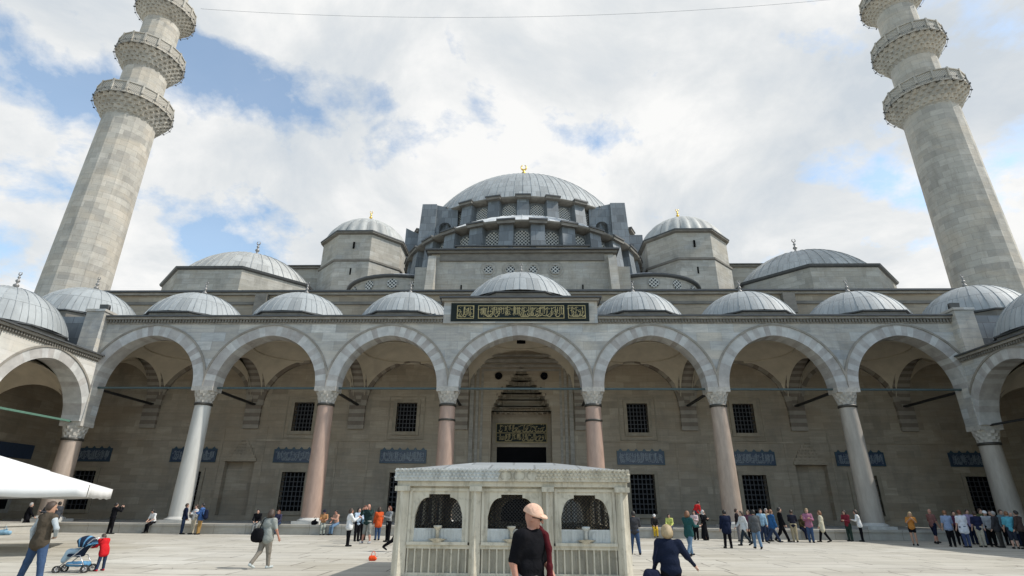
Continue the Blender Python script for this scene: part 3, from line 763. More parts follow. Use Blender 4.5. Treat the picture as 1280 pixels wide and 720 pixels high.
# portal
pm = MB()
for k, (hw, p, w, zt) in enumerate(((4.05, .16, .30, 12.75), (3.6, .10, .22, 12.3), (3.2, .05, .18, 11.95))):
    f = frame_mb(-hw+w, hw-w, FL, zt-w, YW, w, p, False); b = len(pm.v); pm.v += f.v
    pm.f += [tuple(q+b for q in x) for x in f.f]; pm.mi += f.mi; pm.uv += f.uv; pm.sm += f.sm
pm.box(-4.4, 4.4, YW-.22, YW, 12.95, 13.10)
portal = part('portal', pm, M['cornice'], mosque, (0, YW, FL), world=True)
mq = MB(); tiers = []
zz = 8.6
for k in range(12):
    w = np.interp(8.6 + 3.55*k/12 + .15, [p[1] for p in prt_steps], [p[0] for p in prt_steps]); tiers.append((float(w), 8.6 + 3.55*k/12, 8.6 + 3.55*(k+1)/12, 1.42*(1 - (k/12.0)**1.3) + .06))
for k, (w, za, zb, dep) in enumerate(tiers):
    nz_ = max(4, 2*int(w*5)); front = []
    for j in range(nz_+1):
        x = w - 2*w*j/nz_; rr = math.sqrt(max(0, 1 - (x/w)**2)); y = YW + .03 + dep*rr*.96 + (.0 if (j+k) % 2 else -.13)
        front.append((x, max(YW+.02, y)))
    back = [(-w-.25, YW+1.5), (w+.25, YW+1.5)]
    ring = [(w+.25, YW+.03)] + front + [(-w-.25, YW+.03)]
    # bottom plate, toothed face and hanging points
    n_ = len(ring)
    for (xa, ya), (xb, yb) in zip(ring, ring[1:]):
        mq.poly([(xa, ya, za), (xb, yb, za), (xb, yb, zb), (xa, ya, zb)])
        mq.poly([(xb, yb, za), (xa, ya, za), (xa, YW+1.5, za), (xb, YW+1.5, za)])
    for j, (x, y) in enumerate(front[1:-1]):
        if (j+k) % 2 == 0: mq.hexa([(x-.012,y-.012,za-.20),(x+.012,y-.012,za-.20),(x+.012,y+.012,za-.20),(x-.012,y+.012,za-.20)], [(x-.09,y-.05,za+.02),(x+.09,y-.05,za+.02),(x+.09,y+.08,za+.02),(x-.09,y+.08,za+.02)])
part('muqarnas', mq, M['porchwall'], portal, (0, YW, 8.6), world=True)
bk = MB(); bk.box(-2.36, 2.36, YW+1.5, YW+1.6, 6.05, 9.0, 0); bk.box(-2.36, -2.34, YW+.55, YW+1.5, FL, 9.0, 0); bk.box(2.34, 2.36, YW+.55, YW+1.5, FL, 9.0, 0)
bk.box(-2.34, -1.95, YW+1.3, YW+1.5, FL, 6.05, 0); bk.box(1.95, 2.34, YW+1.3, YW+1.5, FL, 6.05, 0); bk.box(-2.34, 2.34, YW+1.28, YW+1.5, 6.0, 6.2, 0)
part('recess', bk, M['porchwall'], portal, (0, YW, FL), world=True)
dm = MB(); dm.box(-2.34, 2.34, YW+1.38, YW+1.42, FL, 6.0); part('doorway', dm, M['dark'], portal, (0, YW+1.4, FL), world=True)
ib = MB(); ib.box(-2.05, 2.05, YW+1.44, YW+1.5, 6.35, 7.85, 0)
for q in ((-2.05, 2.05, 6.35, 6.42), (-2.05, 2.05, 7.78, 7.85), (-2.05, 2.05, 7.07, 7.12)): ib.box(q[0], q[1], YW+1.42, YW+1.44, q[2], q[3], 1)
for x in (-2.05, 1.98): ib.box(x, x+.07, YW+1.42, YW+1.44, 6.42, 7.78, 1)
calligraphy(ib, -1.9, 1.9, 6.45, 7.06, YW+1.43, 91, .05, mi=1, step=.2); calligraphy(ib, -1.9, 1.9, 7.14, 7.76, YW+1.43, 92, .05, mi=1, step=.2)
part('inscription', ib, [M['panelgreen'], M['dullgold']], portal, (0, YW+1.44, 6.4), world=True, label='dim gold script in two lines above the doorway')
rs = MB()
for s in (-1, 1): rs.lathe([(.02, 0), (.26, .02), (.30, .05), (.30, .10)], 16, mi=0); break
rm = rs.mesh('rosette', M['dark'])
for s in (-1, 1):
    o = part('rosette', rm, None, portal, (s*1.82, YW-.06, 11.35)); o.rotation_euler = (R(90), 0, 0)
# upper cornice and roof of the aisles
cm = MB(); cm.box(-37.2, 37.2, YW-.12, YW, 17.5, 17.75, 1); cm.box(-37.2, 37.2, YW-.25, YW+1.2, 18.35, 18.55, 0); cm.box(-37.3, 37.3, YW-.45, YW+1.2, 18.552, 18.70, 2)
for s in (-1, 1):
    for x in (22.2, ):
        cm.box(s*x-.5, s*x+.5, YW-.5, YW-.005, 16.6, 18.34, 1)
part('cornice', cm, [M['cornice'], M['darkmould'], M['leadedge']], mosque, (0, YW, 18.4), world=True)
body = MB(); body.box(-31, 31, YW+2.0, 100, 0, 18.6); body.box(-31, 31, YW+1.2, YW+2.0, 9.5, 18.6); body.box(-31, -3, YW+1.2, YW+2.0, 0, 9.5); body.box(3, 31, YW+1.2, YW+2.0, 0, 9.5); part('hall', body, M['ashlar'], mosque, (0, 60, 0), world=True)
sb = MB()
for s in (-1, 1):
    xa, xb = sorted((s*31.0, s*38.5)); sb.box(xa, xb, YW+1.2, 62, 0, 18.5)
part('side_hall', sb, M['ashlar'], mosque, (0, 60, 0), world=True)
# ------------------------------------------------------------------ stepped front block
fb = MB(); fb.box(-8.55, 8.55, 46.2, 50, 18.6, 23.75, 0); fb.box(-6.3, 6.3, 46.9, 50, 24.25, 24.85, 0)
for s in (-1, 1):
    xa, xb = sorted((s*8.0, s*8.75)); fb.hexa([(xa,44.6,18.6),(xb,44.6,18.6),(xb,46.2,18.6),(xa,46.2,18.6)], [(xa,45.75,23.4),(xb,45.75,23.4),(xb,46.2,23.4),(xa,46.2,23.4)], 0)
    xa, xb = sorted((s*8.95, s*10.1)); fb.box(xa, xb, 46.6, 50, 18.6, 22.6, 0)
fb.box(-7.7, 7.7, 46.05, 46.2, 23.0, 23.75, 1)
fb.box(-8.9, 8.9, 45.85, 50, 23.75, 23.98, 1); fb.box(-9.1, 9.1, 45.6, 50, 23.982, 24.12, 2); fb.box(-6.5, 6.5, 46.7, 50, 24.852, 24.97, 2)
front = part('front_block', fb, [M['ashlar'], M['darkmould'], M['leadedge']], mosque, (0, 46.2, 18.6), world=True)
for x in (-3.12, -1.05, 1.05, 3.12):
    w = MB()
    for k, (r0_, r1_, dy, mi) in enumerate(((0, .44, .03, 0), (.44, .58, .09, 1), (.74, .80, .03, 1))):
        n = 6 if k < 2 else 18; b = len(w.v)
        for rr, y in ((r0_, dy), (r1_, dy), (r1_, 0)):
            for i in range(n): w.v.append((x + rr*math.cos(2*math.pi*i/n), 46.2-y, 22.15 + rr*math.sin(2*math.pi*i/n)))
        for lv in (0, 1):
            for i in range(n):
                j = (i+1) % n; w.face((b+lv*n+i, b+lv*n+j, b+(lv+1)*n+j, b+(lv+1)*n+i), mi)
    part('window', w, [M['lattice'], M['mould']], mosque, (x, 46.2, 22.15), world=True, label='small round lattice window')
sl = MB()
for s in (-1, 1): sl.box(s*5.6-.06, s*5.6+.06, 46.15, 46.2, 19.8, 20.6)
part('vent_slit', sl, M['dark'], mosque, (0, 46.2, 20), world=True)
# ------------------------------------------------------------------ drums and domes
def arched(mb, cx, cy, ang, r, w, z0, z1, mi, d=.05, n=8):
    """round-headed plate facing outward at radius r, half width w"""
    pts = [(-w, z0), (w, z0)] + [(w*math.cos(t), z1 - w + w*math.sin(t)) for t in [math.pi*i/n for i in range(n+1)]]
    mb.hexa([polar(cx,cy,ang,r-d,t,z) for t, z in pts], [polar(cx,cy,ang,r,t,z) for t, z in pts], mi)
def drum(parent, cx, cy, r, z0, z1, angs, step, name, ww, wz0, wz1, bw, br, brt, eave, lattice_first=False):
    dm = MB(); a0, a1 = angs
    dm.lathe([(r, z0), (r, z1)], 64, cx, cy, a0, a1, mi=0)
    dm.lathe([(r, z1-.28), (r+1.15*eave, z1-.20), (r+1.25*eave, z1), (r+1.2*eave, z1+.06), (r-.3, z1+.25)], 64, cx, cy, a0, a1, mi=1)
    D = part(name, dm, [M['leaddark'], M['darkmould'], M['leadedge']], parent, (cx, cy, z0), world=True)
    return D
def ring_parts(D, cx, cy, r, z0, z1, angles_b, angles_w, bw, br, brt, ww, wz0, wz1, er):
    for a in angles_b:
        b = MB(); polar_box(b, cx, cy, a, r-.1, br, bw, bw, z0, z1-.3, 0, rt=brt, wt=.92)
        polar_box(b, cx, cy, a, r-.3, er, bw*1.18, bw*1.18, z1-.30, z1+.02, 1); polar_box(b, cx, cy, a, r-.4, er+.10, bw*1.26, bw*1.26, z1+.022, z1+.20, 2)
        part('buttress', b, [M['leaddark'], M['darkmould'], M['leadedge']], mosque, (cx, cy, z0), world=True)
    for a in angles_w:
        w = MB(); arched(w, cx, cy, a, r+.10, ww, wz0, wz1, 0, .06); arched(w, cx, cy, a, r+.06, ww+.14, wz0-.05, wz1+.14, 1, .05)
        part('window', w, [M['lattice'], M['leaddark']], mosque, (cx, cy, wz0), world=True)
CY = 76.4
d = MB(); dome(d, 0, CY, 38.6, 16.0, 49.6, 84, 18, .035)
DM = part('main_dome', d, M['lead'], mosque, (0, CY, 38.4), world=True)
part('finial', finial_mb(5.6), M['gold'], DM, (0.0, CY, 49.4))
q = 2*math.pi/28; st_ = R(-90)
D1 = drum(mosque, 0, CY, 15.8, 32.6, 38.2, (0, 2*math.pi), q, 'dome_drum', 0, 0, 0, 0, 0, 0, 1.0)
ring_parts(D1, 0, CY, 15.8, 33.0, 38.2, [st_ + q*k for k in range(-8, 9)], [st_ + q*(k+.5) for k in range(-8, 8)], .80, 17.4, 16.8, .88, 34.2, 37.6, 17.3)
# west semi-dome
SX, SY, SR = 0, 61.0, 13.0
d = MB(); dome(d, SX, SY, 28.1, 13.6, 33.3, 60, 12, .035, a0=math.pi, a1=2*math.pi)
part('semi_dome', d, M['leadpale'], mosque, (SX, SY, 27.3), world=True)
D2 = drum(mosque, SX, SY, SR, 23.0, 27.75, (math.pi-.25, 2*math.pi+.25), q, 'semi_drum', 0, 0, 0, 0, 0, 0, 1.0)
q2 = R(12.9)
ring_parts(D2, SX, SY, SR, 23.4, 27.75, [st_ + q2*(k+.5) for k in range(-8, 8)], [st_ + q2*k for k in range(-7, 8)], .74, 14.3, 13.9, .86, 24.4, 27.15, 14.25)
# cubic base and the leaded shoulder piers either side of the drum
cb = MB(); cb.box(-15.2, 15.2, 61.5, 88, 18.6, 30.5, 0); cb.box(-17.5, 17.5, 62.5, 86, 18.6, 28.5, 0)
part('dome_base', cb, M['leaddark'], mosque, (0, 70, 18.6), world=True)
for s in (-1, 1):
    sp = MB(); xa, xb = sorted((s*11.4, s*13.3)); sp.hexa([(xa-.35*(s<0),61.2,28),(xb+.35*(s>0),61.2,28),(xb+.35*(s>0),65,28),(xa-.35*(s<0),65,28)], [(xa,62.0,38.7),(xb,62.0,38.7),(xb,65,38.7),(xa,65,38.7)], 0)
    # flying slab with a round-headed passage
    n = 10; xi = 8.6; xo = 11.4; w = .8; xc = 10.2
    top = 38.0
    pts = [(xi, 33.0), (xc-w, 33.0)] + [(xc - w*math.cos(math.pi*i/n), 35.3 + w*math.sin(math.pi*i/n)) for i in range(n+1)] + [(xc+w, 33.0), (xo, 33.0)]
    for (x_a, z_a), (x_b, z_b) in zip(pts, pts[1:]):
        if x_b - x_a < 1e-5: continue
        quad = [(s*x_a, z_a), (s*x_b, z_b), (s*x_b, top + .25*(x_b-xi)), (s*x_a, top + .25*(x_a-xi))]
        if s < 0: quad = [quad[1], quad[0], quad[3], quad[2]]
        extrude(sp, quad, 'y', 62.3, 65.0, 0)
    sp.box(min(s*xc-w, s*xc+w), max(s*xc-w, s*xc+w), 64.0, 64.05, 33.0, 36.3, 1)
    # lower steps toward the tower
    for k, (xa_, xb_, zt) in enumerate(((13.3, 15.6, 36.0), (14.2, 17.6, 34.4))):
        xa, xb = sorted((s*xa_, s*xb_)); sp.hexa([(xa,63.2+k,24),(xb,63.2+k,24),(xb,72,24),(xa,72,24)], [(xa,63.6+k,zt - (.0 if s*1 < 0 else 1.2)),(xb,63.6+k,zt - (1.2 if s < 0 else 1.2)),(xb,72,zt),(xa,72,zt)], 0)
    part('shoulder_pier', sp, [M['leaddark'], M['dark']], mosque, (s*13, 63, 28), world=True)
# ------------------------------------------------------------------ weight towers
for s in (-1, 1):
    cx, cy = s*19.35, 60.0; T = MB(); k = 1/math.cos(math.pi/8); r = 4.72*k
    T.lathe([(r*1.02, 18.6), (r*1.02, 27.2)], 8, cx, cy, off=math.pi/8, sm=False, mi=0)
    T.lathe([(r*1.02, 27.2), (r+.22, 27.3), (r+.22, 27.52), (r, 27.6)], 8, cx, cy, off=math.pi/8, sm=False, mi=1)
    T.lathe([(r*.99, 27.6), (r*.99, 30.7)], 8, cx, cy, off=math.pi/8, sm=False, mi=0)
    T.lathe([(r*.99, 30.7), (r+.3, 30.82), (r+.3, 30.98)], 8, cx, cy, off=math.pi/8, sm=False, mi=1); T.lathe([(r+.36, 30.98), (r+.36, 31.12), (4.5, 31.2)], 8, cx, cy, off=math.pi/8, sm=False, mi=2)
    tw = part('tower', T, [M['ashlar'], M['darkmould'], M['leadedge']], mosque, (cx, cy, 18.6), world=True)
    D = MB(); n = 96; rings = 12; b = 0; prof = []; r0 = 4.7; rise = 3.6; Rr = (r0*r0+rise*rise)/(2*rise); zc = 31.15+rise-Rr; p0 = math.asin((31.15-zc)/Rr)
    for j in range(rings+1):
        p = p0 + (math.pi/2-p0)*j/rings
        for i in range(n):
            a = 2*math.pi*i/n; f = 1 + .075*abs(math.sin(12*a))*math.cos(p)
            D.v.append((cx+Rr*math.cos(p)*f*math.cos(a)*.999+.0, cy+Rr*math.cos(p)*f*math.sin(a), zc+Rr*math.sin(p)))
    for j in range(rings):
        for i in range(n):
            i2 = (i+1) % n; D.face((j*n+i, j*n+i2, (j+1)*n+i2, (j+1)*n+i), 0, ((i/8, j*.4), ((i+1)/8, j*.4), ((i+1)/8, j*.4+.4), (i/8, j*.4+.4)), True)
    part('dome', D, M['leadside'], tw, (cx, cy, 31.1), world=True, label='ribbed lead dome')
    part('finial', finial_mb(2.0), M['gold'], tw, (cx, cy, 34.65))
    sv_ = MB()
    for z in (25.6, 28.9): sv_.box(cx-.09, cx+.09, cy-4.84, cy-4.70, z, z+.8)
    part('vent_slit', sv_, M['dark'], tw, (cx, cy, 28), world=True)
    # wall stepping out beyond the tower
    ww_ = MB(); xa, xb = sorted((s*23.4, s*28.2)); ww_.box(xa, xb, 59.3, 70, 18.6, 28.15, 0); ww_.box(xa-.15, xb+.15, 59.05, 70, 28.15, 28.4, 1); ww_.box(xa-.25, xb+.25, 58.9, 70, 28.402, 28.52, 2)
    part('flank_wall', ww_, [M['ashlar'], M['darkmould'], M['leadedge']], mosque, (s*26, 60, 18.6), world=True)
    # aisle corner dome
    cx, cy = s*29.2, 53.0; ro = 7.35
    g = MB(); g.lathe([(ro*k, 18.5), (ro*k, 22.0)], 8, cx, cy, off=math.pi/8, sm=False, mi=0); g.lathe([(ro*k, 22.0), (ro*k+.22, 22.1), (ro*k+.3, 22.28), (6.7, 22.4)], 8, cx, cy, off=math.pi/8, sm=False, mi=1)
    o = MB(); dome(o, cx, cy, 22.3, 6.95, 26.55, 40, 12, .04)
    dd = part('aisle_dome', o, M['leadside'], mosque, (cx, cy, 22.3), world=True)
    part('drum', g, [M['ashlar'], M['leadedge']], dd, (cx, cy, 18.5), world=True); part('finial', finial_mb(2.3), M['finial'], dd, (cx, cy, 26.5))
    # exedra half dome
    cx, cy, r = s*12.4, 53.2, 5.7
    e = MB(); e.lathe([(r, 18.6), (r, 21.95)], 40, cx, cy, mi=0); e.lathe([(r, 21.95), (r+.28, 22.02), (r+.32, 22.22), (r-.2, 22.32)], 40, cx, cy, mi=1)
    e.lathe([(r-.2, 22.30), (r*.75, 23.0), (r*.4, 23.6), (.05, 23.9)], 40, cx, cy, mi=2)
    ex = part('exedra', e, [M['ashlar'], M['leadedge'], M['leadpale']], mosque, (cx, cy, 18.6), world=True)
    for kk in range(-3, 4):
        a = R(-90) + R(24)*kk; w = MB(); pts = [(.5*math.cos(2*math.pi*i/10), 21.3 + .5*math.sin(2*math.pi*i/10)) for i in range(10)]
        w.hexa([polar(cx,cy,a,r-.1,t,z) for t, z in pts], [polar(cx,cy,a,r+.06,t,z) for t, z in pts], 0)
        part('window', w, M['lattice'], ex, (cx, cy, 20.3), world=True)
# ------------------------------------------------------------------ minarets
def minaret(s):
    X, Y = s*41.9, 46.0
    t = thing('minaret', (X, Y, 0), 'tall stone minaret with three balconies, %s of the great dome' % ('sunlit, left' if s < 0 else 'mostly in shade, right'), 'minaret', 'minarets flanking the mosque')
    n = 16
    def seg(z0, z1, r0, r1):
        mb = MB(); mb.lathe([(r0, z0), (r0+(r1-r0)*.5, (z0+z1)/2), (r1, z1)], n, sm=False, off=math.pi/n*.5); part('shaft', mb, M['minaret'], t, (X, Y, 0))
    b = MB(); b.box(-3.4, 3.4, -3.4, 3.4, 0, 13.5); b.lathe([(3.8, 13.5), (2.8, 16.5)], n, sm=False); part('base', b, M['minaret'], t, (X, Y, 0))
    seg(16.5, 39.8, 2.74, 2.40); seg(40.6, 46.3, 2.12, 2.08); seg(47.5, 53.8, 1.86, 1.82); seg(54.4, 67.0, 1.62, 1.55)
    for z0, rs, ro, zp in ((38.9, 2.42, 3.52, 40.65), (45.6, 2.1, 3.22, 47.5), (53.1, 1.84, 2.92, 54.5)):
        mb = MB(); H = zp - z0; nt_ = 5
        for k in range(nt_):
            f0, f1 = k/nt_, (k+1)/nt_; ra = rs + (ro-rs)*f0**.9; rb = rs + (ro-rs)*f1**.9
            star_ring(mb, 0, 0, 28, ra, ra*.965, rb+.03, rb*.925, z0+H*f0, z0+H*f1, off=k % 2)
        mb.lathe([(ro*.98, zp), (ro+.08, zp+.02), (ro+.08, zp+.14), (rs, zp+.15)], 16, sm=False)
        bo = part('balcony', mb, M['minaret'], t, (X, Y, 0))
        br = MB(); h = 1.2; zb = zp+.14
        br.lathe([(ro-.02, zb), (ro-.02, zb+h)], 16, sm=False, mi=0); br.lathe([(ro-.14, zb+h), (ro-.14, zb)], 16, sm=False, mi=0)
        br.lathe([(ro-.2, zb+h), (ro+.06, zb+h), (ro+.06, zb+h+.12), (ro-.2, zb+h+.12)], 16, sm=False, mi=1)
        for i in range(16):
            a = 2*math.pi*i/16; polar_box(br, 0, 0, a, ro-.16, ro+.07, .09, .09, zb, zb+h+.2, 1)
        part('balustrade', br, [M['balus'], M['minaret']], bo, (X, Y, 0))
        lp = MB()
        for i in range(40):
            a = 2*math.pi*i/40; polar_box(lp, 0, 0, a, ro+.05, ro+.22, .03, .03, zp-.18 + .45*(i % 2), zp-.05 + .45*(i % 2), 0)
        for dz_ in (-.115, .335): lp.tube([((ro+.12)*math.cos(2*math.pi*i/40), (ro+.12)*math.sin(2*math.pi*i/40), zp+dz_) for i in range(41)], .02, 4)
        for i in range(0, 40, 10):
            a = 2*math.pi*i/40; lp.tube([((ro+.12)*math.cos(a), (ro+.12)*math.sin(a), zp-.115), ((ro+.12)*math.cos(a), (ro+.12)*math.sin(a), zp+.335)], .02, 4)
        part('lamp_string', lp, M['leadedge'], bo, (X, Y, 0))
    cp = MB(); cp.lathe([(1.9, 67), (1.7, 67.3), (.05, 77)], 16, sm=False); sp = part('spire', cp, M['lead'], t, (X, Y, 0)); part('finial', finial_mb(2.4), M['gold'], sp, (X, Y, 76.8))
    return t
minaret(-1); minaret(1)
# light cable slung between the balconies
p0 = at(251, 11, 46.0); p1 = at(1073, -4, 46.0); pts = []
for i in range(41):
    f = i/40; p = p0.lerp(p1, f); p.z -= 4*f*(1-f)*SAG; pts.append(p)
cbm = MB(); cbm.tube([tuple(p) for p in pts], .016, 5)
o = part('cable', cbm, M['wire'], None, tuple(p0), world=True); tag(o, 'thin dark cable slung across the sky between the two minarets', 'cable')
# ------------------------------------------------------------------ the lower side arcades
def side_arcade(s):
    t = thing('arcade', (s*29.46, 20, FL), 'lower domed marble arcade %s side of the courtyard' % ('in full sun along the left' if s < 0 else 'in shade along the right'), 'arcade', 'side arcades of the courtyard')
    ys = [36.0, 28.15, 20.3, 12.45, 4.6]; x0, x1 = sorted((s*28.85, s*30.05)); zs = 6.6
    for y in ys[1:]: make_column(t, s*CORN, y, 5.42, zs, M['rosegranite'] if y in (20.3,) else M['greygranite'], rb=.56, rt=.48, hw=.66, hd=.66)
    wl = MB()
    for ya, yb in zip(ys, ys[1:]):
        c = (ya+yb)/2; a = (ya-yb)/2-.70; ab = MB()
        ext = arch_band(ab, c, zs, a, 3.32, .66, 'x', x0-.03, x1+.03, 27, umax=a+.698, rand='mix')
        hi = offset_pts(resample(arch_pts(a, 3.32), 40), .64, a+.698); ho = offset_pts(resample(arch_pts(a, 3.32), 40), .76, a+.70)
        xf0, xf1 = (x1+.03, x1+.09) if s < 0 else (x0-.09, x0-.03)
        for j in range(40):
            if abs(hi[j][0]-ho[j][0]) + abs(hi[j][1]-ho[j][1]) < 5e-3: continue
            extrude(ab, [(hi[j][0]+c, hi[j][1]+zs), (hi[j+1][0]+c, hi[j+1][1]+zs), (ho[j+1][0]+c, ho[j+1][1]+zs), (ho[j][0]+c, ho[j][1]+zs)], 'x', xf0, xf1, 2)
        part('arch', ab, [M['voussL'], M['voussD'], M['hood'], M['voussL2'], M['voussD2']], t, (s*CORN, c, zs), world=True)
        spandrel(wl, ext, ext[0][0], ext[-1][0], 10.55, 'x', x0, x1)
        small_dome(t, s*33.1, c, 11.0, 11.75, 3.5, 14.6, 3.25)
        tb = MB(); xx = s*CORN; tb.box(xx-.06, xx+.06, yb+.3, ya-.3, zs-.06, zs+.06); part('tie_rod', tb, M['tiegreen'] if s < 0 else M['iron'], t, (xx, c, zs), world=True)
        tb = MB(); xa_, xb_ = sorted((s*29.9, s*36.6)); tb.box(xa_, xb_, yb-.06, yb+.06, zs-.06, zs+.06); part('tie_beam', tb, M['iron'], t, (s*33, yb, zs), world=True)
        vm = MB(); hx, hy = 3.3, (ya-yb)/2-.05; n = 14; cx = s*33.3; Rr2 = hx*hx+hy*hy
        for j in range(n+1):
            for i in range(n+1):
                x = -hx+2*hx*i/n; y = -hy+2*hy*j/n; vm.v.append((cx+x, c+y, zs-.3+math.sqrt(max(0, Rr2-x*x-y*y))*.86))
        for j in range(n):
            for i in range(n): vm.face((j*(n+1)+i, (j+1)*(n+1)+i, (j+1)*(n+1)+i+1, j*(n+1)+i+1), 0, None, True)
        part('vault', vm, M['plaster'], t, (cx, c, zs), world=True)
        ta = MB(); u0, u1 = sorted((s*30.05, s*36.6)); cc = (u0+u1)/2; aa = (u1-u0)/2-.1
        ext2 = arch_band(ta, cc, zs, aa, 3.3, .6, 'y', yb-.4, yb+.4, 21, umax=aa+.09); spandrel(ta, ext2, u0, u1, 11.0, 'y', yb-.25, yb+.25, 2)
        part('transverse_arch', ta, [M['arcL'], M['arcD'], M['porchwall']], t, (cc, yb, zs), world=True)
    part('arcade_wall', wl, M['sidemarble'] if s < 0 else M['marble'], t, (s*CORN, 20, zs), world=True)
    cn = MB(); y0, y1 = 4.0, 35.4
    cn.box(x0-.03, x1+.03, y0, y1, 10.552, 10.80, 0)
    f = (x1+.03) if s < 0 else (x0-.03)
    for i in range(170):
        y = y0 + (y1-y0)*(i+.5)/170; xa, xb = sorted((f, f - s*.13)); cn.box(xa, xb, y-.05, y+.05, 10.62, 10.79, 1)
    xa, xb = sorted((f + s*1.0, f - s*.22)); cn.box(xa, xb, y0, y1, 10.802, 10.95, 0); xa, xb = sorted((f + s*1.0, f - s*.36)); cn.box(xa, xb, y0, y1, 10.952, 11.04, 2)
    part('cornice', cn, [M['cornice'], M['darkmould'], M['leadedge']], t, (s*CORN, 20, 10.6), world=True)
    rf = MB(); xa, xb = sorted((s*29.5, s*36.9)); rf.box(xa, xb, y0, 35.6, 10.80, 11.0); part('roof', rf, M['leaddark'], t, (s*33, 20, 10.9), world=True)
    bw = MB(); xa, xb = sorted((s*36.6, s*37.2)); bw.box(xa, xb, y0, YW, 0, 10.8); part('outer_wall', bw, M['porchwall'], t, (s*36.9, 20, 0), world=True)
    for c in [(a+b)/2 for a, b in zip(ys, ys[1:])] + [39.5]:
        X = s*36.6; w = MB(); xa, xb = sorted((X, X - s*.03)); w.box(xa, xb, c-1.0, c+1.0, 1.2, 3.95, 1)
        xa, xb = sorted((X, X - s*.10))
        for q in ((c-1.25, c-1.0, .95, 4.2), (c+1.0, c+1.25, .95, 4.2), (c-1.0, c+1.0, 3.95, 4.2), (c-1.0, c+1.0, .95, 1.2)): w.box(xa, xb, q[0], q[1], q[2], q[3], 0)
        part('window', w, [M['mould'], M['dark']], t, (X, c, 1.2), world=True)
        w = MB(); xa, xb = sorted((X, X - s*.07)); w.box(xa, xb, c-1.75, c+1.75, 4.62, 5.62, 0)
        part('tile_panel', w, M['tile'], t, (X, c, 4.62), world=True)
    return t
side_arcade(-1); side_arcade(1)
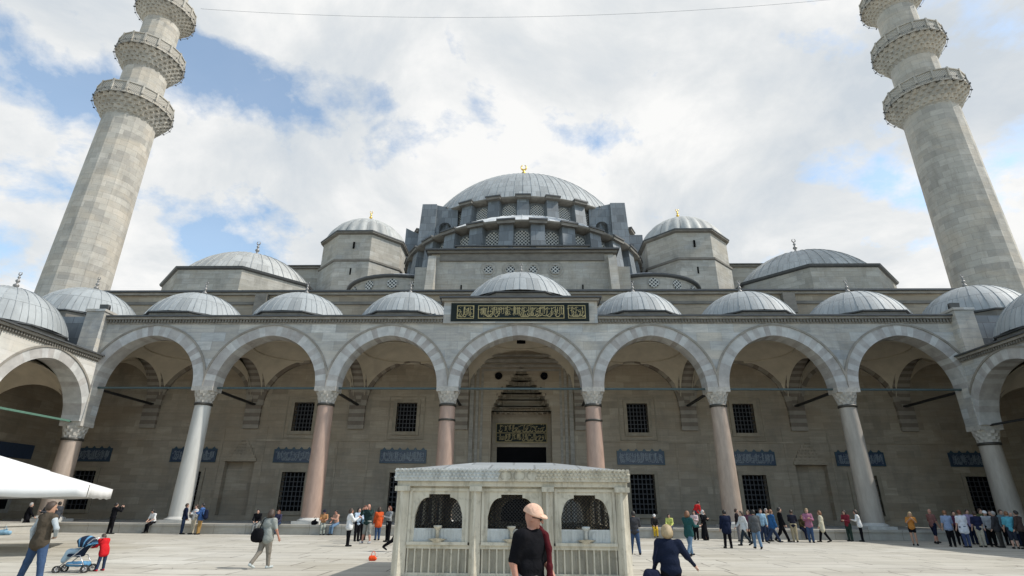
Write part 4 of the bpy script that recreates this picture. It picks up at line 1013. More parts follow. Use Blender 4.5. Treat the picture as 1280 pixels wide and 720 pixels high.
# ------------------------------------------------------------------ fountain
def fountain():
    FXc, y0, y1 = .135, 12.2, 18.2; hw = 2.42
    t = thing('fountain', (FXc, 15.2, 0), 'low marble fountain house with grilled window bays standing in the middle of the courtyard', 'fountain')
    P = (FXc, 12.2, 0)
    st = MB(); st.box(FXc-hw-.35, FXc+hw+.35, y0-.35, y1+.35, 0, .14); st.box(FXc-hw-.06, FXc+hw+.06, y0-.06, y1+.06, .14, .30)
    part('base', st, M['fount'], t, P, world=True)
    pil = [FXc + x for x in (-2.30, -.755, .755, 2.30)]; bays_ = [FXc + x for x in (-1.53, 0, 1.53)]
    def top(u):     # window head: shouldered curve with a raised flat centre
        u = abs(u)
        if u < .215: return 1.845
        if u > .485: return 1.42
        return 1.42 + .36*(1 - ((u-.215)/.27)**2.4)**.55
    for face_y, d in ((y0+.05, 1), (y1-.17, 1)):
        for bx in bays_:
            wb = MB(); n = 40; us = [-.50 + i/n for i in range(n+1)]; ya, yb = face_y, face_y+.14
            zt_, zb_, zs_ = 2.0, 1.18, .30
            wb.box(bx-.66, bx-.50, ya, yb, .92, zt_); wb.box(bx+.50, bx+.66, ya, yb, .92, zt_)
            for ua, ub in zip(us, us[1:]):
                za, zb2 = (top(ua), top(ub)) if (abs(ua)-.2151)*(abs(ub)-.2151) > 0 else (top((ua+ub)/2),)*2
                wb.hexa([(bx+ua,yb,za),(bx+ub,yb,zb2),(bx+ub,yb,zt_),(bx+ua,yb,zt_)], [(bx+ua,ya,za),(bx+ub,ya,zb2),(bx+ub,ya,zt_),(bx+ua,ya,zt_)], 0)
            # frame mouldings
            for q in ((bx-.63, bx-.575, .93, 1.96), (bx+.575, bx+.63, .93, 1.96)): wb.box(q[0], q[1], ya-.035, ya, q[2], q[3])
            wb.box(bx-.575, bx+.575, ya-.035, ya, 1.905, 1.96); wb.box(bx-.63, bx+.63, ya-.06, ya, .87, .93)
            wall = part('panel', wb, M['fount'], t, (bx, face_y, 1), world=True)
            sl = MB(); sl.box(bx-.50, bx+.50, ya+.02, yb, .93, 1.18)
            for i in range(15):
                x = bx-.49+.98*i/14; sl.box(x-.008, x+.008, ya+.005, ya+.02, .95, 1.15)
            part('sill', sl, M['fountnew'], wall, (bx, face_y, 1), world=True)
            gm = MB(); gy = ya+.09; zc, hz = 1.52, .34
            for sgn in (-1, 1):
                for i in range(-14, 15):
                    c0 = i*.072; pts = []
                    for k in range(33):
                        u = -.5 + k/32; z = 1.18 + sgn*(u) + c0 + .33
                        if 1.18 < z < top(u): pts.append((bx+u, gy+.006*sgn, z))
                    if len(pts) > 1: gm.tube([pts[0], pts[-1]], .0085, 4, sm=False, cap=False)
            if face_y < 13: part('grille', gm, M['iron'], wall, (bx, face_y, 1.2), world=True)
            lo = MB(); lo.box(bx-.66, bx+.66, ya+.05, yb, .30, .87, 1)
            lo.box(bx-.66, bx+.66, ya-.01, ya+.05, .80, .87, 0); lo.box(bx-.66, bx+.66, ya-.01, ya+.05, .30, .36, 0)
            for i in range(9):
                x = bx-.60+1.2*i/8; lo.hexa([(x-.022,ya+.05,.36),(x+.022,ya+.05,.36),(x+.012,ya,.36),(x-.012,ya,.36)], [(x-.022,ya+.05,.80),(x+.022,ya+.05,.80),(x+.012,ya,.80),(x-.012,ya,.80)], 0)
            part('slatted_panel', lo, [M['fount'], M['fountdark']], t, (bx, face_y, .3), world=True)
            if d and face_y < 13:
                tp = MB(); tp.lathe([(.02, 1.0), (.035, 1.01), (.03, 1.14), (.05, 1.17), (.085, 1.20), (.088, 1.235), (.06, 1.24), (.05, 1.215)], 14, bx, ya-.03)
                part('drinking_cup', tp, M['fountnew'] if bx > 1 else M['fount'], wall, (bx, face_y, 1), world=True)
                ss = MB(); ss.hexa([(bx-.10,ya,.93),(bx+.10,ya,.93),(bx+.05,ya-.10,.93),(bx-.05,ya-.10,.93)], [(bx-.2,ya,.98),(bx+.2,ya,.98),(bx+.05,ya-.16,1.0),(bx-.05,ya-.16,1.0)]); part('bracket', ss, M['fount'], wall, (bx, face_y, 1), world=True)
        for i, px in enumerate(pil):
            w = .115 if i in (1, 2) else .14; pm = MB(); ya = face_y-.13 if face_y < 13 else face_y-.0
            pm.hexa([(px-w,face_y+.15,.30),(px-w,ya+.11,.30),(px-w*.3,ya,.30),(px+w*.05,ya,.30),(px+w,ya+.11,.30),(px+w,face_y+.15,.30)], [(px-w*.94,face_y+.15,1.90),(px-w*.94,ya+.11,1.90),(px-w*.3,ya,1.90),(px+w*.05,ya,1.90),(px+w*.94,ya+.11,1.90),(px+w*.94,face_y+.15,1.90)])
            pm.box(px-w*1.12, px+w*1.12, ya-.03, face_y+.15, 1.90, 2.0)
            pm.box(px-w*1.12, px+w*1.12, ya-.03, face_y+.15, .30, .40) if False else None
            part('pilaster', pm, M['fount'], t, (px, face_y, .3), world=True)
    for s in (-1, 1):            # long sides: four open grilled bays each
        X = FXc + s*(hw-.14)
        xa, xb = sorted((X, X+s*.14))
        sw = MB(); ys = [y0+.2 + (y1-y0-.4)*i/4 for i in range(5)]
        for ya, yb in zip(ys, ys[1:]):
            sw.box(xa, xb, ya, ya+.24, .3, 2.0); sw.box(xa, xb, yb-.24, yb, .3, 2.0); sw.box(xa, xb, ya+.24, yb-.24, .3, 1.18); sw.box(xa, xb, ya+.24, yb-.24, 1.78, 2.0)
        part('side_wall', sw, M['fount'], t, (X, 15.2, .3), world=True)
        sg = MB()
        for ya, yb in zip(ys, ys[1:]):
            for i in range(1, 14): y = ya+.24+(yb-ya-.48)*i/14; sg.box(xa+.06, xa+.075, y-.008, y+.008, 1.18, 1.78)
            for i in range(1, 8): z = 1.18+.6*i/8; sg.box(xa+.058, xa+.077, ya+.24, yb-.24, z-.008, z+.008)
        part('grille', sg, M['iron'], t, (X, 15.2, 1.2), world=True)
    ib = MB(); ib.box(FXc-1.9, FXc+1.9, y0+.6, y1-.6, .3, 1.05); part('basin', ib, M['fountdark'], t, (FXc, 15.2, .3), world=True)
    # entablature and carved eave
    en = MB(); x0, x1 = FXc-hw, FXc+hw
    en.box(x0, x1, y0-.06, y1+.06, 2.0, 2.10)
    part('entablature', en, M['fount'], t, P, world=True)
    ev = MB(); e0 = y0-.14
    def seg(xa, xb, mi): ev.box(xa, xb, e0, y1+.14, 2.102, 2.33, mi)
    seg(x0-.05, FXc-.28, 1); seg(FXc-.28, x1+.05, 0)
    ns = 58
    for i in range(ns):           # scalloped crest and rows of carved leaves
        x = x0-.05 + (hw*2+.1)*(i+.5)/ns; mi = 1 if x < FXc-.28 else 0; w = (hw*2+.1)/ns*.46
        ev.hexa([(x-w,e0-.03,2.31),(x+w,e0-.03,2.31),(x+w,e0+.06,2.31),(x-w,e0+.06,2.31)], [(x-w*.6,e0-.03,2.352),(x+w*.6,e0-.03,2.352),(x+w*.6,e0+.06,2.345),(x-w*.6,e0+.06,2.345)], mi)
        if not (FXc-.28 < x < FXc+.55):
            for r_, (za, zb) in enumerate(((2.12, 2.19), (2.19, 2.26), (2.26, 2.32))):
                xx = x + (w if r_ % 2 else -w)*.5; ev.hexa([(xx-.005,e0-.004,za),(xx+.005,e0-.004,za),(xx+.005,e0,za),(xx-.005,e0,za)], [(xx-w*.85,e0-.028,zb-.012),(xx+w*.85,e0-.028,zb-.012),(xx+w*.85,e0,zb),(xx-w*.85,e0,zb)], mi)
    for i in range(6):            # the older band of facing scrolls
        x = FXc-.19 + .14*i; sg_ = 1 if i % 2 else -1
        pts = [(x + sg_*.045*math.cos(a), 2.215 + .075*math.sin(a)) for a in [R(-120)+R(240)*k/8 for k in range(9)]]
        ribbon(ev, pts, .022, e0, .02, 2)
    part('eave', ev, [M['fount'], M['fountnew'], M['fountdark']], t, P, world=True)
    rf = MB(); a = (x0, y0-.1, 2.332), (x1, y0-.1, 2.332), (x1, y1+.1, 2.332), (x0, y1+.1, 2.332); b = (FXc-.95, y0+2.4, 2.66), (FXc+.95, y0+2.4, 2.66), (FXc+.95, y1-2.4, 2.66), (FXc-.95, y1-2.4, 2.66)
    rf.hexa(a, b); part('roof', rf, M['lead'], t, P, world=True)
    cl = MB(); cl.box(FXc-hw+.15, FXc+hw-.15, y0+.2, y1-.2, 1.985, 1.999); part('ceiling', cl, M['fountdark'], t, P, world=True)
fountain()
# ------------------------------------------------------------------ market parasol at the left
def parasol():
    Y0 = 19.0; c0 = at(113, 606, Y0); hw = 3.7; ca, sa = math.cos(R(31)), math.sin(R(31)); cx = c0.x - hw*ca - hw*sa; cy = Y0 - hw*sa + hw*ca
    # square canopy: near corner edge parallel to the court
    t = thing('parasol', (cx, cy, 0), 'large square white canvas parasol at the left edge of the court', 'parasol')
    zt, ze, zv = 3.26, 2.20, 1.80
    cn = MB(); cor = [(cx + ca*u - sa*v, cy + sa*u + ca*v) for u, v in ((-hw,-hw),(hw,-hw),(hw,hw),(-hw,hw))]
    r1 = .40; n = 8
    for i in range(4):
        (xa, ya), (xb, yb) = cor[i], cor[(i+1) % 4]
        ring = []
        for k in range(n+1):
            f = k/n; base = 1 - f*(1-.38)
            row = []
            for j in range(n+1):
                g = j/n; x = xa + (xb-xa)*g; y = ya + (yb-ya)*g
                z = ze + (zt-ze)*f**1.0*.62/.62*(1) * (.62) - .05*math.sin(math.pi*g)*(1-f)
                row.append((cx + (x-cx)*base, cy + (y-cy)*base, z))
            ring.append(row)
        b = len(cn.v)
        for row in ring: cn.v += row
        for k in range(n):
            for j in range(n): cn.face((b+k*(n+1)+j, b+k*(n+1)+j+1, b+(k+1)*(n+1)+j+1, b+(k+1)*(n+1)+j), 0, None, True)
    cnp = part('canopy', cn, M['white'], t, WP[t], world=False) if False else None
    o = part('canopy', cn, M['white'], t, (cx, cy, ze), world=True)
    md = o.modifiers.new('thick', 'SOLIDIFY'); md.thickness = .012
    tp = MB(); zc = ze + (zt-ze)*.62 + .02
    c2 = [(cx + (x-cx)*.44, cy + (y-cy)*.44, zc-.06) for x, y in cor]; b = len(tp.v); tp.v += c2 + [(cx, cy, zt+.05)] + [(x, y, z-.07) for x, y, z in c2]
    for i in range(4): tp.face((i, (i+1) % 4, 4)); tp.face((i, 5+i, 5+(i+1) % 4, (i+1) % 4))
    part('wind_vent', tp, M['white'], o, (cx, cy, zc), world=True)
    vl = MB()
    for i in range(4):
        (xa, ya), (xb, yb) = cor[i], cor[(i+1) % 4]; m_ = 24; b = len(vl.v)
        gap = .004
        for j in range(m_+1):
            g = .004 + .992*j/m_; sgn = math.sin(j*2.1)*.012; x = xa+(xb-xa)*g; y = ya+(yb-ya)*g
            nx, ny = ((yb-ya), -(xb-xa)); l = math.hypot(nx, ny); zz = ze - .05*math.sin(math.pi*g)
            vl.v += [(x, y, zz), (x + nx/l*sgn, y + ny/l*sgn, zv - .03*math.sin(math.pi*g) + .02*math.sin(j*.9))]
        for j in range(m_): vl.face((b+2*j, b+2*j+1, b+2*j+3, b+2*j+2), 0, None, True)
    v = part('valance', vl, M['white'], o, (cx, cy, ze), world=True); md = v.modifiers.new('thick', 'SOLIDIFY'); md.thickness = .008
    pl = MB(); pl.tube([(cx, cy, .1), (cx, cy, zt)], .035, 10); part('pole', pl, M['alu'], t, WP[t], world=True)
    rb = MB()
    for (x, y) in cor:
        rb.tube([(cx, cy, zt-.1), (cx + (x-cx)*.38, cy + (y-cy)*.38, ze+(zt-ze)*.6-.04), (x, y, ze-.03)], .014, 5); rb.tube([(cx, cy, 2.3), (cx + (x-cx)*.5, cy + (y-cy)*.5, ze+(zt-ze)*.49-.04)], .012, 5)
    part('ribs', rb, M['alu'], t, WP[t], world=True)
    bs = MB(); bs.box(cx-.45, cx+.45, cy-.45, cy+.45, 0, .1); part('base_plate', bs, M['kerb'], t, WP[t], world=True)
parasol()

# ------------------------------------------------------------------ people: one smooth surface per body and per garment
def surface_nets(D, org, h):
    s = D < 0; nx, ny, nz = D.shape
    c = np.zeros((nx-1, ny-1, nz-1), int)
    for dx in (0,1):
        for dy in (0,1):
            for dz in (0,1): c += s[dx:nx-1+dx, dy:ny-1+dy, dz:nz-1+dz]
    act = (c > 0) & (c < 8); idx = -np.ones(act.shape, int); ai = np.argwhere(act); idx[act] = np.arange(len(ai))
    acc = np.zeros((len(ai), 3)); cnt = np.zeros(len(ai))
    corners = [(0,0,0),(1,0,0),(0,1,0),(1,1,0),(0,0,1),(1,0,1),(0,1,1),(1,1,1)]
    val = np.stack([D[ai[:,0]+a, ai[:,1]+b, ai[:,2]+c_] for a, b, c_ in corners], 1)
    for e in ((0,1),(2,3),(4,5),(6,7),(0,2),(1,3),(4,6),(5,7),(0,4),(1,5),(2,6),(3,7)):
        va, vb = val[:, e[0]], val[:, e[1]]; mk = (va < 0) != (vb < 0)
        t = np.where(mk, va / np.where(mk, va - vb, 1), 0); ca, cb = np.array(corners[e[0]]), np.array(corners[e[1]])
        acc += np.where(mk[:, None], ca + t[:, None]*(cb-ca), 0); cnt += mk
    V = (ai + acc/np.maximum(cnt, 1)[:, None])*h + org
    F = []
    for ax in range(3):
        a1, a2 = (ax+1) % 3, (ax+2) % 3
        lo = [slice(None)]*3; hi = [slice(None)]*3; lo[ax] = slice(0, -1); hi[ax] = slice(1, None)
        sa, sb = s[tuple(lo)], s[tuple(hi)]; pos = np.argwhere(sa != sb)
        ok = (pos[:, a1] > 0) & (pos[:, a2] > 0)
        for k in range(3): ok &= pos[:, k] < np.array(act.shape)[k]
        pos = pos[ok]
        q = []
        for d1, d2 in ((1,1),(0,1),(0,0),(1,0)):
            p = pos.copy(); p[:, a1] -= d1; p[:, a2] -= d2; q.append(idx[p[:,0], p[:,1], p[:,2]])
        q = np.stack(q, 1); ins = sa[pos[:,0], pos[:,1], pos[:,2]]
        q[~ins] = q[~ins][:, ::-1]
        F.append(q[(q >= 0).all(1)])
    return V, np.concatenate(F)
def sdf_mesh(prims, h, name, mat, noise_amp=0.0, seed=0):
    """prims: ('cap',a,b,ra,rb,k,flat) | ('ell',c,r(3),rot,k) | ('cut',point,normal) removes the side the normal points to"""
    P = [p for p in prims if p[0] != 'cut']; lo = np.full(3, 1e9); hi = -lo
    for p in P:
        if p[0] == 'cap':
            rr = max(p[3], p[4]); lo = np.minimum(lo, np.minimum(p[1], p[2]) - rr); hi = np.maximum(hi, np.maximum(p[1], p[2]) + rr)
        else:
            rr = max(p[2]); lo = np.minimum(lo, np.array(p[1]) - rr); hi = np.maximum(hi, np.array(p[1]) + rr)
    lo -= 3*h; hi += 3*h; n = np.ceil((hi-lo)/h).astype(int)+1
    gx, gy, gz = [lo[i] + h*np.arange(n[i]) for i in range(3)]
    D = np.full(tuple(n), .3)
    for p in P:
        k = p[5] if p[0] == 'cap' else p[4]; pad = k + 2*h + .02
        if p[0] == 'cap': a, b = np.array(p[1], float), np.array(p[2], float); rr = max(p[3], p[4]); l_, h_ = np.minimum(a, b)-rr-pad, np.maximum(a, b)+rr+pad
        else: a = np.array(p[1], float); rr = max(p[2]); l_, h_ = a-rr-pad, a+rr+pad
        i0 = np.maximum(0, np.floor((l_-lo)/h).astype(int)); i1 = np.minimum(n, np.ceil((h_-lo)/h).astype(int)+1)
        sl = tuple(slice(i0[i], i1[i]) for i in range(3))
        X = gx[sl[0]][:, None, None]; Y = gy[sl[1]][None, :, None]; Z = gz[sl[2]][None, None, :]
        if p[0] == 'cap':
            d = b-a; dd = max(d.dot(d), 1e-9); px, py, pz = X-a[0], Y-a[1], Z-a[2]
            t = np.clip((px*d[0]+py*d[1]+pz*d[2])/dd, 0, 1)
            qx, qy, qz = px-t*d[0], py-t*d[1], pz-t*d[2]
            d_ = np.sqrt(qx*qx+qy*qy+qz*qz) - (p[3] + (p[4]-p[3])*t)
        else:
            qx, qy, qz = X-a[0], Y-a[1], Z-a[2]
            if p[3] is not None:
                rt = p[3]; qx, qy, qz = (rt[0][0]*qx+rt[1][0]*qy+rt[2][0]*qz, rt[0][1]*qx+rt[1][1]*qy+rt[2][1]*qz, rt[0][2]*qx+rt[1][2]*qy+rt[2][2]*qz)
            r = p[2]; k0 = np.sqrt((qx/r[0])**2+(qy/r[1])**2+(qz/r[2])**2); k1 = np.sqrt((qx/r[0]**2)**2+(qy/r[1]**2)**2+(qz/r[2]**2)**2)
            d_ = k0*(k0-1)/np.maximum(k1, 1e-6)
        o = D[sl]; hh = np.maximum(k-np.abs(o-d_), 0)/max(k, 1e-6); D[sl] = np.minimum(o, d_) - hh*hh*k*.25
    for p in prims:
        if p[0] == 'cut':
            a = np.array(p[1]); nn = np.array(p[2], float); nn /= np.linalg.norm(nn)
            pl = (gx[:,None,None]-a[0])*nn[0] + (gy[None,:,None]-a[1])*nn[1] + (gz[None,None,:]-a[2])*nn[2]
            D = np.maximum(D, pl)
    if noise_amp:
        rg = np.random.RandomState(seed); W = np.zeros_like(D)
        for i in range(7):
            f = rg.normal(size=3)*(9+5*i*.6); f[2] *= .55; W += np.sin(gx[:,None,None]*f[0]+gy[None,:,None]*f[1]+gz[None,None,:]*f[2]+rg.rand()*6)/(1+.3*i)
        D = D + W*noise_amp/2
    V, Fq = surface_nets(D, lo, h)
    me = bpy.data.meshes.new(name); me.from_pydata(V.tolist(), [], Fq.tolist()); me.materials.append(mat)
    me.polygons.foreach_set('use_smooth', [True]*len(me.polygons)); me.update()
    return me
CL = {}
def cloth(c, pat=None):
    key = (c, pat)
    if key not in CL:
        mt, nt, b = new_mat('cloth'); b.inputs['Roughness'].default_value = .88; b.inputs['Specular IOR Level'].default_value = .05
        tc = N(nt, 'ShaderNodeTexCoord'); ob = tc.outputs['Object']
        n1 = noise(nt, ob, 7, 5, .6); base = mixc(nt, mapr(nt, n1, .3, .72), c, tuple(x*.68 for x in c))
        if pat:
            wv = N(nt, 'ShaderNodeTexWave', Scale=9.0, Distortion=.4); wv.bands_direction = 'Z'; L(nt, ob, wv.inputs['Vector'])
            wx = N(nt, 'ShaderNodeTexWave', Scale=9.0, Distortion=.4); wx.bands_direction = 'X'; L(nt, ob, wx.inputs['Vector'])
            f = N(nt, 'ShaderNodeMath', operation='MULTIPLY'); L(nt, mapr(nt, wv.outputs['Fac'], .35, .65), f.inputs[0]); L(nt, mapr(nt, wx.outputs['Fac'], .35, .65), f.inputs[1])
            base = mixc(nt, f.outputs[0], base, pat)
        L(nt, base, b.inputs['Base Color'])
        n2 = noise(nt, ob, 9, 4, .55, 1.2); bp = N(nt, 'ShaderNodeBump', Strength=.7, Distance=.03); L(nt, n2, bp.inputs['Height']); L(nt, bp.outputs[0], b.inputs['Normal'])
        CL[key] = mt
    return CL[key]
SKINS = [plain('skin_fair', (.50,.30,.22), .5, .12, 9, bump=.05), plain('skin_tan', (.40,.23,.155), .5, .12, 9, bump=.05), plain('skin_ruddy', (.44,.215,.15), .5, .12, 9, bump=.05)]
HAIR = {k: plain('hair_'+k, c, .55, .45, 22, bump=.3, stretch=(1,1,.3)) for k, c in dict(black=(.018,.015,.013), brown=(.06,.036,.022), ginger=(.22,.10,.045), blonde=(.42,.31,.17), grey=(.36,.34,.32), red=(.16,.05,.025)).items()}
def V3(*a): return np.array(a, float)
def person(x, y, z=0.0, face=0, h=1.65, label='', voxel=.02, pose=None, top=None, sleeves='long', hem=.86, bottom=None, legs='long', shoes=(.03,.03,.03), hair='brown', hairlen='short',
           skin=0, build=1.0, collar=None, hat=None, vest=None, fingers=False, group=None, skirt=None, extra=None, flare=0.0, top_pat=None):
    ps = dict(lean=0, turn=0, hl=0, hr=0, kl=0, kr=0, al=8, ar=8, bl=9, br=9, el=14, er=14, il=0, ir=0, nod=6, hy=0, stance=.0, sit=False, side=0); ps.update(pose or {})
    S = h/1.75; w = build
    t = thing('person', (x, y, z), label, 'person', group, R(face))
    pel = V3(0, 0, .94)
    J = {}
    low = 9
    for sd_, hk, kk in (('l', ps['hl'], ps['kl']), ('r', ps['hr'], ps['kr'])):
        sx = -1 if sd_ == 'l' else 1; hip = pel + V3(sx*.092, 0, -.02); a = R(hk); b = R(hk-kk); ab = R(ps['stance'])*sx
        kn = hip + .43*V3(math.sin(ab), math.sin(a), -math.cos(a)*math.cos(ab)); an = kn + .41*V3(math.sin(ab), math.sin(b), -math.cos(b)*math.cos(ab))
        fa = 0 if b > -.25 else b*.8
        toe = an + .165*V3(.1*sx, math.cos(fa), math.sin(fa)*1.0) + V3(0, 0, -.035*math.cos(fa)); heel = an + V3(0, -.045*math.cos(fa), -.035) 
        J['hip'+sd_], J['kn'+sd_], J['an'+sd_], J['toe'+sd_], J['heel'+sd_] = hip, kn, an, toe, heel; low = min(low, an[2]-.075, toe[2]-.035)
    ln = R(ps['lean']); sdv = R(ps['side']); upv = V3(math.sin(sdv), math.sin(ln), math.cos(ln)*math.cos(sdv)); fwd = V3(0, math.cos(ln), -math.sin(ln)); tw = R(ps['turn'])
    side = V3(math.cos(tw), math.sin(tw), 0)
    waist = pel + upv*.16; ch = pel + upv*.36; nk = pel + upv*.53; nd = R(ps['nod'] + ps['lean']*.6)
    hup = V3(math.sin(sdv)*.5, math.sin(nd), math.cos(nd)); hd = nk + upv*.028 + hup*.122
    hyw = R(ps['hy']); hf = V3(-math.sin(hyw), math.cos(hyw)*math.cos(nd), -math.sin(nd)*math.cos(hyw)); hs = np.cross(hf, hup); hs /= np.linalg.norm(hs); hf = np.cross(hup, hs)
    rot = [[hs[0], hf[0], hup[0]], [hs[1], hf[1], hup[1]], [hs[2], hf[2], hup[2]]]
    for sd_, p_, q_, e_, i_ in (('l', ps['al'], ps['bl'], ps['el'], ps['il']), ('r', ps['ar'], ps['br'], ps['er'], ps['ir'])):
        sx = -1 if sd_ == 'l' else 1; sh = pel + upv*.475 + side*sx*.175*w**.5
        p, q, e, ii = R(p_), R(q_), R(p_+e_), R(i_)
        def dirv(pp, qq): return side*sx*math.sin(qq) + fwd*math.cos(qq)*math.sin(pp) - upv*math.cos(qq)*math.cos(pp)
        el = sh + .285*dirv(p, q); wr = el + .245*dirv(e, q*.4 - ii); hdv = dirv(e+R(8), q*.3 - ii*1.1); ha = wr + .10*hdv
        J['sh'+sd_], J['el'+sd_], J['wr'+sd_], J['ha'+sd_], J['hd'+sd_] = sh, el, wr, ha, hdv
    dz = -low if not ps['sit'] else -(pel[2]-.10)
    sc_ = lambda p: (np.array(p) + V3(0, 0, dz))*S
    def cap(a, b, ra, rb, k=.03): return ('cap', sc_(a), sc_(b), ra*S, rb*S, k*S)
    def ell(c, r, k=.03, ro=None): return ('ell', sc_(c), tuple(q*S for q in r), ro, k*S)
    W = w
    B = []
    # body
    B += [ell(pel+upv*.02, (.155*W, .105*W, .12)), ell(waist, (.135*W, .095*W, .14)), ell(ch, (.155*W, .105*W, .17)), cap(J['shl'], J['shr'], .055, .055, .06), cap(nk-upv*.06, hd-hup*.05, .056, .05, .03)]
    for sd_ in 'lr':
        B += [cap(J['hip'+sd_], J['kn'+sd_], .083*W, .052, .05), cap(J['kn'+sd_], J['kn'+sd_]*.55+J['an'+sd_]*.45, .05, .054, .03), cap(J['kn'+sd_]*.55+J['an'+sd_]*.45, J['an'+sd_], .052, .035, .03), cap(J['heel'+sd_], J['toe'+sd_], .032, .03, .02)]
        B += [cap(J['sh'+sd_], J['el'+sd_], .051*W, .040, .04), cap(J['el'+sd_], J['wr'+sd_], .041, .027, .03)]
        hv = J['hd'+sd_]; sx = -1 if sd_ == 'l' else 1
        pl = np.cross(hv, upv if abs(hv[1]) > .7 else fwd); pl = pl/np.linalg.norm(pl) if np.linalg.norm(pl) > 1e-6 else side
        cr = np.cross(pl, hv)
        if fingers:
            B.append(cap(J['wr'+sd_]+hv*.025, J['wr'+sd_]+hv*.075, .029, .030, .02))
            B += [cap(J['wr'+sd_]+hv*.05+cr*o_*.6, J['wr'+sd_]+hv*.085+cr*o_, .014, .0125, .012) for o_ in (-.026, 0, .026)]
            for o_, lf in ((-.033, .066), (-.011, .08), (.011, .076), (.033, .058)):
                a = J['wr'+sd_]+hv*.09+cr*o_; m_ = a + hv*lf*.55 - pl*sx*.008; e_ = m_ + (hv*.8 - pl*sx*.5)*lf*.5
                B += [cap(a, m_, .0095, .0088, .006), cap(m_, e_, .0088, .0075, .004)]
            a = J['wr'+sd_]+hv*.035-cr*.022; m_ = a + hv*.035 - cr*.034; B += [cap(a, m_, .013, .0105, .01), cap(m_, m_+hv*.032-cr*.006, .0105, .009, .006)]
        else:
            B += [cap(J['wr'+sd_], J['ha'+sd_], .030, .034, .02), cap(J['ha'+sd_], J['ha'+sd_]+hv*.07, .030, .018, .02), cap(J['wr'+sd_]+hv*.03, J['wr'+sd_]+hv*.085-cr*.045, .014, .011, .012)]
    B += [ell(hd+hup*.012, (.076, .094, .112), .02, rot), ell(hd-hup*.055+hf*.018, (.056, .068, .062), .03, rot), cap(hd+hf*.090+hup*.006, hd+hf*.119-hup*.030, .011, .0165, .010), ell(hd+hf*.072+hup*.028, (.05, .024, .012), .012, rot),
          ell(hd+hf*.086-hup*.058, (.024, .014, .010), .006, rot), ell(hd+hf*.080-hup*.093, (.024, .020, .017), .015, rot)]
    for sx in (-1, 1): B.append(ell(hd+hs*sx*.077-hf*.006-hup*.01, (.011, .02, .032), .008, rot))
    part('body', sdf_mesh(B, voxel, 'body', SKINS[skin]), None, t, WP[t])
    if voxel < .017:      # eyes seen on the nearer figures
        eb = MB()
        for sx in (-1, 1): eb.ell(tuple(sc_(hd+hs*sx*.031+hf*.088+hup*.008)), (.013*S, .008*S, .007*S), 8, 6)
        part('eyes', eb, M['dark'], t, WP[t])
    # lower garment
    bc = bottom or (.03,.035,.05)
    if skirt:
        Bt = [ell(pel+upv*.06, (.165*W, .12*W, .10))]
        fl = V3(0, 0, 0)
        for k in range(8):
            a = 2*math.pi*k/8; Bt.append(cap(pel + V3(.09*math.cos(a), .06*math.sin(a), .02), V3(.19*math.cos(a), .17*math.sin(a), skirt - dz), .07, .05, .06))
        part('skirt', sdf_mesh(Bt, voxel, 'skirt', cloth(bc), .004, 3), None, t, WP[t])
    else:
        Bt = [ell(pel+upv*.03, (.168*W, .12*W, .125)), ell(waist-upv*.03, (.148*W, .108*W, .06))]
        for sd_ in 'lr':
            hp, kn, an = J['hip'+sd_], J['kn'+sd_], J['an'+sd_]
            Bt.append(cap(hp, kn, .10*W, .077 if legs == 'long' else .078, .045))
            if legs == 'long': Bt.append(cap(kn, an*.97+kn*.03, .075, .062+flare, .03))
            elif legs == 'knee': Bt.append(cap(kn, kn*.88+an*.12, .078, .076, .03))
            elif legs == 'short': Bt[-1] = cap(hp, hp*.55+kn*.45, .10*W, .09*W, .04)
        part('shorts' if legs != 'long' else 'trousers', sdf_mesh(Bt, voxel, 'trousers', cloth(bc), .004*S, int(abs(x*10)) % 50), None, t, WP[t])
    for sd_ in 'lr':
        hl, to, an = J['heel'+sd_], J['toe'+sd_], J['an'+sd_]
        part('shoe', sdf_mesh([cap(hl-V3(0,.005,0), to, .043, .036, .02), cap(hl+V3(0,.02,.015), an, .045, .045, .02)], voxel*.8, 'shoe', cloth(shoes)), None, t, WP[t])
    # upper garment
    if top:
        th = .016 if sleeves != 'coat' else .026; tp = []
        tp += [ell(ch, (.165*W+th, .115*W+th, .185)), ell(waist, (.15*W+th, .11*W+th, .15), .05), cap(J['shl'], J['shr'], .062+th*.6, .062+th*.6, .06), cap(nk-upv*.05, nk+upv*.012, .070, .062, .03)]
        hb = pel + V3(0, 0, hem-.94); tp.append(ell((pel+upv*.06)*.5 + hb*.5, (.162*W+th, .118*W+th, max(.08, .5*(1.06-hem)+.03)), .06))
        if hem < .84: 
            for sx in (-1, 1): tp.append(cap(pel+V3(sx*.08, 0, .04), hb+V3(sx*.085, 0, .05), .10*W+th*.5, .105*W+th, .06))
            if ps['sit']: tp = tp[:-2]
        if vest is None:
            for sd_ in 'lr':
                tp.append(cap(J['sh'+sd_], J['sh'+sd_]*.1+J['el'+sd_]*.9 if sleeves == 'short' else J['el'+sd_], .060*W+th*.5, (.054 if sleeves == 'short' else .050)+th*.5, .045))
                if sleeves != 'short': tp.append(cap(J['el'+sd_], J['wr'+sd_], .048+th*.5, .038+th*.4, .03))
        part('jacket' if sleeves == 'coat' else ('waistcoat' if vest else 'shirt'), sdf_mesh(tp, voxel, 'top', cloth(top, top_pat), (.008 if voxel > .014 else .013)*S, int(abs(x*7)) % 40), None, t, WP[t])
        if vest:
            tv = []
            for sd_ in 'lr': tv += [cap(J['sh'+sd_], J['el'+sd_], .058*W, .05, .04), cap(J['el'+sd_], J['wr'+sd_], .05, .038, .03)]
            tv += [ell(pel+upv*.0, (.172*W, .126*W, .045), .02)]
            part('shirt', sdf_mesh(tv, voxel, 'shirt', cloth(vest), .007*S, 9), None, t, WP[t])
